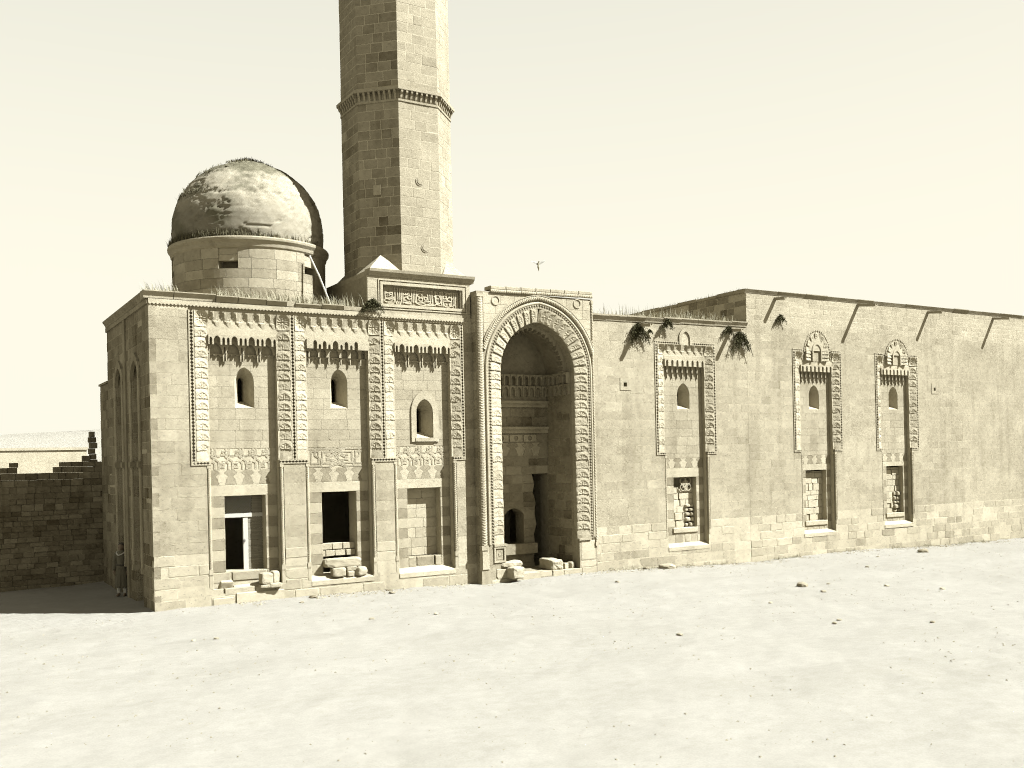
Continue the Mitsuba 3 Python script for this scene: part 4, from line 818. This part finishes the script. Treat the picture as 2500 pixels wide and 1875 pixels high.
for i in range(9): add('coping_stone', extrude(Frame((23.95, .42 + i * 1.28, 0), (-1, 0, 0)), Polygon([(-.4, 10.945), (.02, 10.945), (.07, 10.98), (.07, 11.11 - .03 * (i % 2)), (-.4, 11.12)]), 0, 1.26), parent=Tw, tone=.48)
for i, (b, xm, zt, win, door, lint, dz, zsill, lab) in enumerate(((B5, 28.17, 9.54, (27.89, 28.53, 6.10, 7.17), (27.59, 28.88), 3.41, 1.17, .65, 'tall carved niche with a round-headed crest, walled up with neat stones'), (B6, 33.57, 9.40, (33.27, 33.91, 6.14, 7.22), (33.0, 34.18), 3.47, 1.27, .75, 'farthest carved niche with a round-headed crest and rubble fill'))):
    N = part('niche', Tw); wing_bay(Tw, N, **b, zsill=zsill, zlint=lint, win=win, door=door, dz=dz, kind=5 + i, label=lab, arch=ARW)
    g = tymp[i]; inn = sbox(xm - .30, 8.2, xm + .30, 8.55).union(pointed(xm - .30, xm + .30, 8.2, 9.05 if i == 0 else 8.95, .1, 10))
    add('tympanum_panel', extrude(FAC, affinity.scale(inn, .82, .9, origin=(xm, 8.2)), -.2, -.06), parent=N, tone=.6); add('tympanum_frame', extrude(FAC, inn.difference(affinity.scale(inn, .80, .88, origin=(xm, 8.2))), -.15, .03), parent=N, tone=.76)
    n = 11; zc_ = 8.55; ht = (zt - zc_)
    for k in range(n):
        u0, u1 = k / n, (k + 1) / n
        def ring_(u, rx, rz):                                                 # up the left side, over the top, down the right
            u = np.asarray(u); s_ = np.where(u < .2, 0, np.where(u > .8, 1, (u - .2) / .6)); a = math.pi * (1 - s_)
            return xm + rx * np.cos(a), np.where(u < .2, 8.22 + (zc_ - 8.22) * u / .2, np.where(u > .8, 8.22 + (zc_ - 8.22) * (1 - u) / .2, zc_ + rz * np.sin(a)))
        def base(s, t, u0=u0, u1=u1):
            u = u0 + .004 + (u1 - u0 - .008) * t; x0_, z0_ = ring_(u, .72, ht - .09); x1_, z1_ = ring_(u, .31, .46 if i == 0 else .40)
            x, z = x0_ + (x1_ - x0_) * s, z0_ + (z1_ - z0_) * s; P = FAC(x, z, .02 - .10 * s); return P, np.broadcast_to(FAC.N, P.shape)
        lo = (u0 + u1) / 2 > .5
        add('voussoir', relief(base, lambda s, t, f=lo: h_vou(s, 1 - t if f else t), 11, 9, .16), parent=N, tone=.74)
    P_ = np.stack(ring_(np.linspace(0, 1, 80), .77, ht - .02), 1); L_ = np.concatenate([[0], np.cumsum(np.hypot(*np.diff(P_, axis=0).T))]); tl = []
    for d in np.arange(0.42, L_[-1] - .42, .115):
        c = np.array([np.interp(d, L_, P_[:, 0]), np.interp(d, L_, P_[:, 1])]); t = np.array([np.interp(d + .02, L_, P_[:, 0]), np.interp(d + .02, L_, P_[:, 1])]) - c; t /= np.hypot(*t); nr = np.array([-t[1], t[0]])
        tl.append(Polygon([c - t * .055 + nr * .06, c + t * .055 + nr * .06, c - nr * .02]))
    add('tooth_band', cat_([extrude(FAC, q, -.08, .03) for q in tl]), parent=N, tone=.66)
add('gargoyle_block', chamfered(FAC, sbox(36.09, 6.90, 36.60, 7.40).difference(sbox(36.26, 7.05, 36.40, 7.20)), .05, .008, .02), parent=Tw, tone=.64)
for W, x, z, L in ((Tw, 25.67, 10.88, .60), (Tw, 30.93, 10.93, 1.0), (Tw, 35.96, 10.90, .80), (Tw, 41.2, 10.90, .9), (Lw, 23.02, 9.40, .72), (Lw, 18.19, 9.36, .80)):
    pr = Polygon([(-.08, 0), (.08, 0), (.07, -.11), (-.07, -.11)]).difference(sbox(-.04, -.06, .04, .1))
    v, f = extrude(Frame((x, 0, z), (1, 0, 0)), pr, -.2, L); v[:, 2] -= np.clip(-v[:, 1], 0, 9) * .16; add('waterspout', (v, f), parent=W, tone=.68)
# ------------------------------------------------------------------ plants on the walls and roofs
bushy('caper_bush', 'dark leafy bush hanging at the left foot of the inscription panel', (7.06, -.02, 9.45), .50, 1900, 1, .6)
bushy('caper_bush', 'largest dark bush hanging below the low wing parapet, nearest the portal', (18.12, -.02, 9.22), .72, 2200, 2, .8)
bushy('caper_bush', 'bush sprouting from the low wing coping above the left of its niche', (19.55, -.1, 9.48), .42, 900, 3, .7)
bushy('caper_bush', 'bush at the right end of the low wing, below the waterspout', (23.45, -.02, 9.15), .78, 2000, 4, .8)
bushy('caper_bush', 'smaller bush left of the waterspout at the right end of the low wing', (22.86, -.02, 9.40), .40, 700, 5, .7)
bushy('caper_bush', 'tiny dry sprig on the low wing wall beside the largest bush', (18.70, -.02, 9.10), .22, 140, 6, .6)
bushy('caper_bush', 'small bush on the tall wing wall below its first waterspout', (25.90, -.02, 10.05), .40, 650, 7, .7)
def stuff(name, pts, h, lean, label, mat, w=.012, spread=.45, seed=1):
    add(name, blades(pts, h, lean, w, spread, seed), mat, kind='stuff', label=label)
r = np.random.default_rng(3)
n = 3300; x = 10.7 * r.random(n) ** 1.0; p = np.stack([x, r.uniform(.05, 1.1, n), np.full(n, 9.30) + .0 * x], 1); p = p[(meshkit.fbm(np.stack([x * 1.3, 0 * x, 0 * x], -1), 2, 5) > .40)]; p = p[p[:, 0] < 6.9]
stuff('roof_grass', p, .30, (-.25, -.15, 0), 'dry pale grass along the parapet in front of the drum', 'm_straw', .010, .5, 2)
n = 1700; x = r.uniform(16.2, 23.6, n); w_ = np.exp(-((x - 20.2) / 2.2) ** 2); keep = r.random(n) < (.15 + .85 * w_); p = np.stack([x, r.uniform(.0, .9, n), np.array([top_low(v) for v in x]) + .21], 1)[keep]
stuff('roof_grass', p, .34, (-.1, -.1, 0), 'tall dry grass on the roof edge of the low wing', 'm_straw', .010, .45, 4)
def on_dome(n, zlo, zhi, seed):
    q = np.random.default_rng(seed); z = q.uniform(zlo, zhi, n); a = q.uniform(-math.pi, math.pi, n); rr = KR * np.interp(z, prof[:, 1], prof[:, 0]); z = z + KZ
    return np.stack([DC[0] + rr * np.sin(a), DC[1] - rr * np.cos(a), z], 1), a
p, a = on_dome(3600, 13.7, 14.78, 5); m_ = meshkit.fbm(p * 1.1, 3, 8) + .45 * (p[:, 2] - 14.4) - .25 * np.exp(-((a - .2) / .6) ** 2) * (p[:, 2] < 14.7) > .66; p = p[m_]
stuff('dome_grass', p, .11, (0, 0, -.2), 'dark scrubby grass on the crown of the dome', 'm_drygrass', .012, .9, 6)
p, a = on_dome(4200, 13.0, 14.0, 15); m_ = (np.abs(a + 1.3) < .75) & (meshkit.fbm(p * 1.6, 3, 18) > .47); p = p[m_]
stuff('dome_grass', p, .12, (0, 0, -.2), 'patchy dry growth on the left shoulder of the dome', 'm_drygrass', .012, .9, 16)
a = r.uniform(-2.0, .75, 3800); rr = KR * r.uniform(2.52, 2.66, len(a)); den = np.clip(.5 - .9 * (a - (-.4)), 0.06, 1); k = r.random(len(a)) < den
p = np.stack([DC[0] + rr * np.sin(a), DC[1] - rr * np.cos(a), np.full(len(a), 11.48 + KZ)], 1)[k]
stuff('dome_grass', p, .20, (0, 0, 0), 'dark weeds growing along the cornice at the foot of the dome', 'm_drygrass', .012, .6, 7)
p = np.stack([r.uniform(24.3, 30, 500), r.uniform(.0, .3, 500), np.full(500, 11.11)], 1)
p = np.stack([np.full(450, 24.1) + r.uniform(-.1, .35, 450), r.uniform(.3, 9, 450) ** 1.0, np.full(450, 11.08)], 1); stuff('roof_grass', p, .14, (0, 0, 0), 'thin dry tufts along the side parapet of the tall wing', 'm_drygrass', .01, .5, 9)

# ------------------------------------------------------------------ small things
k = thing('wooden_pole', 'thin pale wooden pole leaning in front of the right drum window', 'pole')
scene[k] = shape(tube_path(np.array([[5.62, 1.85, 11.2], [5.85, 1.6, 10.5], [6.2, 1.3, 9.3]]), .035, 8), 'm_palewood')
def rock(label, loc, r0, seed, tone=.6, flat=.6, name='stone', cat='stone', group=None):
    x, y = loc; k = thing(name, label, cat, group); scene[k] = shape(moved(jitter_rock(r0, seed, flat), (x, y, float(gz(x, y)) + r0 * flat * .35), seed * 1.3), 'm_stone', tone)
rock('broad pale rock lying against the low wing base under its niche', (19.0, -.45), .28, 21, .62, .5)
rock('small dark stone on the ground just left of the rock under the low wing niche', (18.05, -.35), .12, 22, .35)
rock('larger round stone alone on the open ground before the low wing', (18.5, -7.7), .17, 23, .55)
rock('dark stone near the base of the tall wing at the far right', (31.5, -2.7), .2, 24, .3)
rock('dark flat stone on the ground by the left pier of the domed block', (4.65, -.5), .13, 25, .25, .4)
rock('dark stone at the foot of the pier between the middle and right niches', (7.35, -.25), .10, 26, .3, .4)
for i, (x, y) in enumerate([(18.0, -9.0), (19.5, -7.9), (20.6, -9.3), (28.4, -2.8), (15.0, -9.7), (14.4, -3.3), (21.3, -10.8), (13.6, -13.2), (14.0, -13.0), (15.5, -14.6), (9.6, -12.0), (4.6, -5.2), (6.3, -5.7), (.3, -5.7), (-.2, -5.5), (7.1, -1.0), (4.0, -1.3), (25, -5)]):
    rock('small loose stone scattered on the sunlit dirt ground', (x, y), random.Random(i).uniform(.045, .09), 30 + i, random.Random(i + 50).uniform(.40, .62), .55, group='small stones scattered over the street')
for lab, m, loc, rz, rx in [
    ('squared block set on the left niche sill, right of its doorway', (.38, .3, .36, 1), (3.32, .0, .66), .1, 0), ('upright block in the corner of the left niche', (.24, .28, .38, 2), (3.62, .12, .68), .3, 0),
    ('thin flat stone under the squared block in the left niche', (.34, .3, .10, 3), (3.27, -.0, .43), 0, 0), ('flat stone wedged under the upright block in the left niche', (.36, .32, .14, 4), (3.60, -.02, .44), -.1, 0),
    ('tilted broken slab leaning in the gap of the left niche sill', (.42, .14, .36, 5), (2.12, .16, .52), .2, .5),
    ('long block lying across the bottom of the dark middle opening', (1.22, .34, .30, 6), (5.90, .18, .96), 0, 0), ('squared block on the middle niche sill under the long block', (.46, .3, .30, 7), (5.72, .10, .66), 0, 0),
    ('small block beside the squared block on the middle niche sill', (.24, .24, .18, 8), (6.12, .10, .58), .1, 0), ('wedge stone propping the long block in the middle niche', (.36, .24, .16, 9), (6.16, .14, .76), .05, .15),
    ('rounded boulder in the right corner of the middle niche sill', (.40, .3, .30, 10), (6.50, .10, .64), .4, 0),
    ('big rounded block on the left of the portal step', (.52, .5, .42, 11), (12.05, -.52, .20), .1, 0), ('long worn slab lying behind the rounded block at the portal', (.85, .5, .16, 12), (12.0, -.18, .48), -.1, 0),
    ('long stone bench along the right side inside the portal', (.5, 1.1, .40, 13), (14.05, .25, .30), -.1, 0), ('small pale stone inside the portal beside the bench', (.22, .2, .24, 14), (14.45, -.08, .22), .3, 0),
    ('round stone inside the portal next to the right pedestal', (.28, .24, .26, 15), (14.75, -.05, .23), .5, 0), ('round dark block inside the portal behind the left step', (.4, .4, .42, 16), (12.6, .45, .30), .4, 0)]:
    k = thing('stone_block', lab, 'block'); scene[k] = shape(moved(rough_block(*m[:3], m[3], .05 + .10 * (m[3] in (10, 15))), loc, rz, rx), 'm_stone', .72)
n = 9000; q = np.random.default_rng(12); X = q.uniform(-9, 46, n); Y = -26 * q.random(n) ** 1.2; m_ = meshkit.fbm(np.stack([X * .5, Y * .5, 0 * X], -1), 3, 31) + .2 * np.exp(Y / 2) > .42; X, Y = X[m_], Y[m_]; n = len(X)
s = .010 + .028 * q.random(n) ** 3; Z = gz(X, Y); a = q.uniform(0, 6.28, n); oc = np.array([[1, 0, 0], [-.4, .8, .1], [-.6, -.7, 0], [.1, 0, .7], [0, 0, -.4]])
c_, s_ = np.cos(a), np.sin(a); V = np.stack([oc[None, :, 0] * c_[:, None] - oc[None, :, 1] * s_[:, None], oc[None, :, 0] * s_[:, None] + oc[None, :, 1] * c_[:, None], np.repeat(oc[None, :, 2], n, 0)], -1) * s[:, None, None] + np.stack([X, Y, Z], 1)[:, None]
add('pebbles', (V.reshape(-1, 3), (np.array([[0, 1, 3], [1, 2, 3], [2, 0, 3], [1, 0, 4], [2, 1, 4], [0, 2, 4]])[None] + np.arange(n)[:, None, None] * 5).reshape(-1, 3)), 'm_stone', tone=.40, kind='stuff', label='tiny pebbles and grit strewn over the dirt street')

q = np.random.default_rng(77); n = 5200; X = q.uniform(-.5, 46, n); Y = -.06 - .9 * q.random(n) ** 2.2; k = (meshkit.fbm(np.stack([X * .6, 0 * X, 0 * X], -1), 3, 3) > .45) & ~((X > 10.4) & (X < 15.9) & (Y > -.6)); X, Y = X[k], Y[k]; n = len(X)
s = .014 + .05 * q.random(n) ** 4; Z = gz(X, Y); a = q.uniform(0, 6.28, n); c_, s_ = np.cos(a), np.sin(a)
V = np.stack([oc[None, :, 0] * c_[:, None] - oc[None, :, 1] * s_[:, None], oc[None, :, 0] * s_[:, None] + oc[None, :, 1] * c_[:, None], np.repeat(oc[None, :, 2], n, 0)], -1) * s[:, None, None] + np.stack([X, Y, Z], 1)[:, None]
add('wall_foot_debris', (V.reshape(-1, 3), (np.array([[0, 1, 3], [1, 2, 3], [2, 0, 3], [1, 0, 4], [2, 1, 4], [0, 2, 4]])[None] + np.arange(n)[:, None, None] * 5).reshape(-1, 3)), 'm_stone', tone=.52, kind='stuff', label='chips of stone and mortar lying along the foot of the walls')
X = q.uniform(16, 45, 2600); k = meshkit.fbm(np.stack([X * 1.3, 0 * X, 0 * X], -1), 3, 13) > .56; X = X[k]; Y = -.03 - .25 * q.random(len(X)); stuff('dry_weeds', np.stack([X, Y, gz(X, Y)], 1), .13, (0, 0, 0), 'sparse dry weeds along the foot of the hall walls', 'm_straw', .008, .8, 14)
# ------------------------------------------------------------------ beyond the alley
Rn = thing('ruined_wall', 'broken rubble wall closing the shaded alley on the left', 'wall')
def ruin(x0, x1, y, z1, seed, dark=0):
    r = random.Random(seed); out = []; z = -.4
    while z < z1 + .4:
        h = r.uniform(.16, .26); x = x0
        while x < x1:
            w = r.uniform(.22, .5); top = z1 + .06 * min(0, x + .9) * 2.5 + .22 * math.sin(x * 2.3 + seed) + .10 * math.sin(x * 7.7) + r.uniform(-.1, .1) - .05
            if z + h < top: out.append(sbox(x + .004, z + .003, min(x + w, x1 + .1) - .004, z + h - .003))
            x += w
        z += h
    return out
lay(Rn, Frame((0, 9.35, 0), (1, 0, 0)), ruin(-3.7, .0, 9.35, 4.62, 3), .35, .012, (.22, .08), most=300, proud=.03)
lay(Rn, Frame((0, 9.45, 0), (1, 0, 0)), [sbox(-.34 + .03 * (i % 2), 4.3 + i * .21, -.05 - .04 * (i % 3), 4.5 + i * .21) for i in range(6)], .3, .02, (.25, .08), name='pier_stone')
lay(Rn, Frame((0, 11.5, 0), (1, 0, 0)), ruin(-.25, .9, 11.5, 4.5, 5), .35, .02, (.22, .08), most=60, proud=.03, name='rear_stone')
add('core', fbox(FAC, -3.7, -.02, -.4, 3.75, -9.75, -9.38), parent=Rn, tone=.3)
H2 = thing('distant_house', 'pale flat-roofed house with dark windows far behind the ruined wall', 'house')
add('wall', unman(mbox((-16.0, 52, -1), (5.5, 62, 5.6)) - mbox((-7, 51, 3.4), (-6.1, 52.6, 5.0)) - mbox((-3.2, 51, 3.4), (-2.3, 52.6, 5.0)) + mbox((-13, 54, 5.5), (-7.5, 60, 7.6))), parent=H2, tone=.8); add('parapet', fbox(FAC, -16.1, 5.6, 5.6, 5.8, -62, -51.9), parent=H2, tone=.8)
hx, hy = np.linspace(-260, 420, 90), np.linspace(150, 420, 40); HX, HY = np.meshgrid(hx, hy, indexing='ij')
HZ = (9.5 + 7 * meshkit.fbm(np.stack([HX / 55, HY / 70, 0 * HX], -1), 3, 3)) * np.clip((HY - 150) / 45, 0, 1) * np.clip((430 - HY) / 120, 0, 1) - 1.2 * (HY <= 151); i = np.arange(HX.size).reshape(HX.shape)
scene['hill'] = shape((np.stack([HX, HY, HZ - .6], -1).reshape(-1, 3), np.vstack([np.stack([i[:-1, :-1], i[1:, :-1], i[1:, 1:]], -1).reshape(-1, 3), np.stack([i[:-1, :-1], i[1:, 1:], i[:-1, 1:]], -1).reshape(-1, 3)])), 'm_hill', smooth=True); used.add('hill')
labels['hill'] = {'kind': 'structure', 'label': 'low pale bare hill on the horizon at the left'}

# ------------------------------------------------------------------ the bird
Bd = thing('bird', 'small bird with raised wings flying over the low wing roof', 'bird')
bc = EYE + 44 * (np.array([0.55, 0.83, 0.2]) / np.linalg.norm([0.55, 0.83, 0.2]))
bc = np.array([17.6, 6.1, 12.7])
bones = [((0, 0, .05), .03, (0, 0, -.14), .05), ((0, 0, .05), .03, (.02, -.03, .11), .028), ((0, 0, -.14), .045, (.03, .02, -.30), .012)]
bm = m3.Manifold.batch_boolean([m3.Manifold.batch_hull([m3.Manifold.sphere(ra, 16).translate([float(v) for v in a]), m3.Manifold.sphere(rb, 16).translate([float(v) for v in b])]) for a, ra, b, rb in bones], m3.OpType.Add)
v, f = unman(bm); add('body', (v + bc, f), 'm_straw', Bd, smooth=True)
for s in (-1, 1):
    w = []
    for a, b, c in ((0, .0, .07), (.16, .10, .08), (.30, .13, .012)): w += [np.array([s * a, .0, b + .01]) , np.array([s * a, -.01, b - c])]
    w = np.array(w) @ np.array([[RT[0], RT[1], 0], [AX[0], AX[1], 0], [0, 0, 1]]); w2 = w + np.array([0, 0, .012]) + AX * .012
    V = np.vstack([w, w2]) + bc; add('wing', unman(hull_pts(V[[0, 1, 2, 3, 6, 7, 8, 9]]) + hull_pts(V[[2, 3, 4, 5, 8, 9, 10, 11]])), 'm_pale', Bd)
# ------------------------------------------------------------------ the person in the alley doorway
Pn = thing('person', 'person in a dark robe with a pale neck scarf standing in the shaded alley doorway', 'person')
po = np.array([-.12, 4.5, 0]); 
def limb(chain): return m3.Manifold.batch_boolean([m3.Manifold.batch_hull([m3.Manifold.sphere(ra, 24).translate([float(x) for x in a]), m3.Manifold.sphere(rb, 24).translate([float(x) for x in b])]) for (a, ra), (b, rb) in zip(chain[:-1], chain[1:])], m3.OpType.Add)
def sm(m, e=.03, it=8):
    v, f = unman(m.refine_to_length(e)); t = trimesh.Trimesh(v, f, process=True); trimesh.smoothing.filter_taubin(t, iterations=it); return np.array(t.vertices), np.array(t.faces)
def bodym():
    parts = [limb([((0, 0, 1.42), .062, ), ((0, -.01, 1.52), .055)]), limb([((0, -.015, 1.58), .088), ((0, -.02, 1.66), .092)]), limb([((0, -.06, 1.53), .05), ((0, -.02, 1.62), .09)]), limb([((0, -.10, 1.585), .014), ((0, -.117, 1.555), .017)]),
             limb([((0, 0, 1.36), .15), ((0, 0, 1.05), .13), ((0, 0, .92), .15)])]
    for s in (-1, 1):
        parts += [limb([((s * .12, 0, 1.38), .07), ((s * .19, .0, 1.36), .06), ((s * .23, .03, 1.10), .048), ((s * .225, -.06, .88), .036)]), limb([((s * .225, -.06, .88), .034), ((s * .222, -.085, .80), .038)]),
                  limb([((s * .09, 0, .90), .09), ((s * .10, -.01, .50), .062), ((s * .10, .01, .12), .042), ((s * .10, -.02, .06), .045), ((s * .11, -.14, .035), .034)]), limb([((s * .092, -.02, 1.60), .02), ((s * .096, -.015, 1.63), .02)])]
        for i, (dx, l) in enumerate(((-.024, .07), (-.008, .078), (.008, .074), (.023, .06))):
            parts.append(limb([((s * (.222 + dx * .6), -.09 + dx, .785), .011), ((s * (.222 + dx * .6) - s * .004, -.10 + dx, .785 - l * .55), .010), ((s * (.218 + dx * .6) - s * .012, -.102 + dx, .785 - l), .009)]))
        parts.append(limb([((s * .205, -.095, .82), .013), ((s * .19, -.125, .775), .011), ((s * .188, -.13, .75), .009)]))
    return m3.Manifold.batch_boolean(parts, m3.OpType.Add)
def place_p(m, rz=-.55, dz=.10): return moved(m, (po[0], po[1], float(gz(po[0], po[1])) + .0), rz)
add('body', place_p(sm(bodym(), .02, 4)), 'm_skin', Pn, smooth=True)
rb = m3.Manifold.batch_boolean([limb([((0, 0, 1.40), .15), ((0, 0, 1.08), .155), ((0, 0, .95), .17)]), limb([((-.1, 0, 1.37), .10), ((.1, 0, 1.37), .10)]), hull_pts([(x * .19, y * .15, .95) for x, y in ((1, 0), (0, 1), (-1, 0), (0, -1), (.7, .7), (-.7, .7), (.7, -.7), (-.7, -.7))] + [(x * .25, y * .21, .30) for x, y in ((1, 0), (0, 1), (-1, 0), (0, -1), (.7, .7), (-.7, .7), (.7, -.7), (-.7, -.7))])] + [limb([((s * .17, 0, 1.37), .085), ((s * .235, .03, 1.10), .075), ((s * .23, -.05, .90), .065)]) for s in (-1, 1)], m3.OpType.Add)
rv, rf = sm(rb, .035, 10); fold = .012 * np.sin(np.arctan2(rv[:, 1], rv[:, 0]) * 11) * np.clip((1.0 - rv[:, 2]) / .5, 0, 1); rv[:, :2] *= (1 + fold / np.maximum(np.hypot(rv[:, 0], rv[:, 1]), .05))[:, None]
add('robe', place_p((rv, rf)), 'm_robe', Pn, smooth=True)
add('belt', place_p(tube_path(np.array([(.165 * math.cos(a), .16 * math.sin(a), 1.04) for a in np.linspace(0, 6.3, 30)]), .022, 8, up=(0, 0, 1))), 'm_dark', Pn)
add('headcloth', place_p(sm(m3.Manifold.batch_boolean([limb([((0, .0, 1.68), .10), ((0, .03, 1.62), .10)]), limb([((0, .07, 1.60), .06), ((0, .08, 1.46), .07)])], m3.OpType.Add), .03, 5)), 'm_dark', Pn, smooth=True)
add('scarf', place_p(tube_path(np.array([(-.15, .03, 1.47), (-.13, -.10, 1.43), (-.03, -.17, 1.36), (.06, -.16, 1.39), (.14, -.09, 1.45), (.16, .03, 1.48)]), .022, 8)), 'm_pale', Pn)
for s in (-1, 1): add('trouser_leg', place_p(sm(limb([((s * .10, -.005, .40), .075), ((s * .10, .008, .13), .062)]), .03, 3)), 'm_pale', Pn, smooth=True)
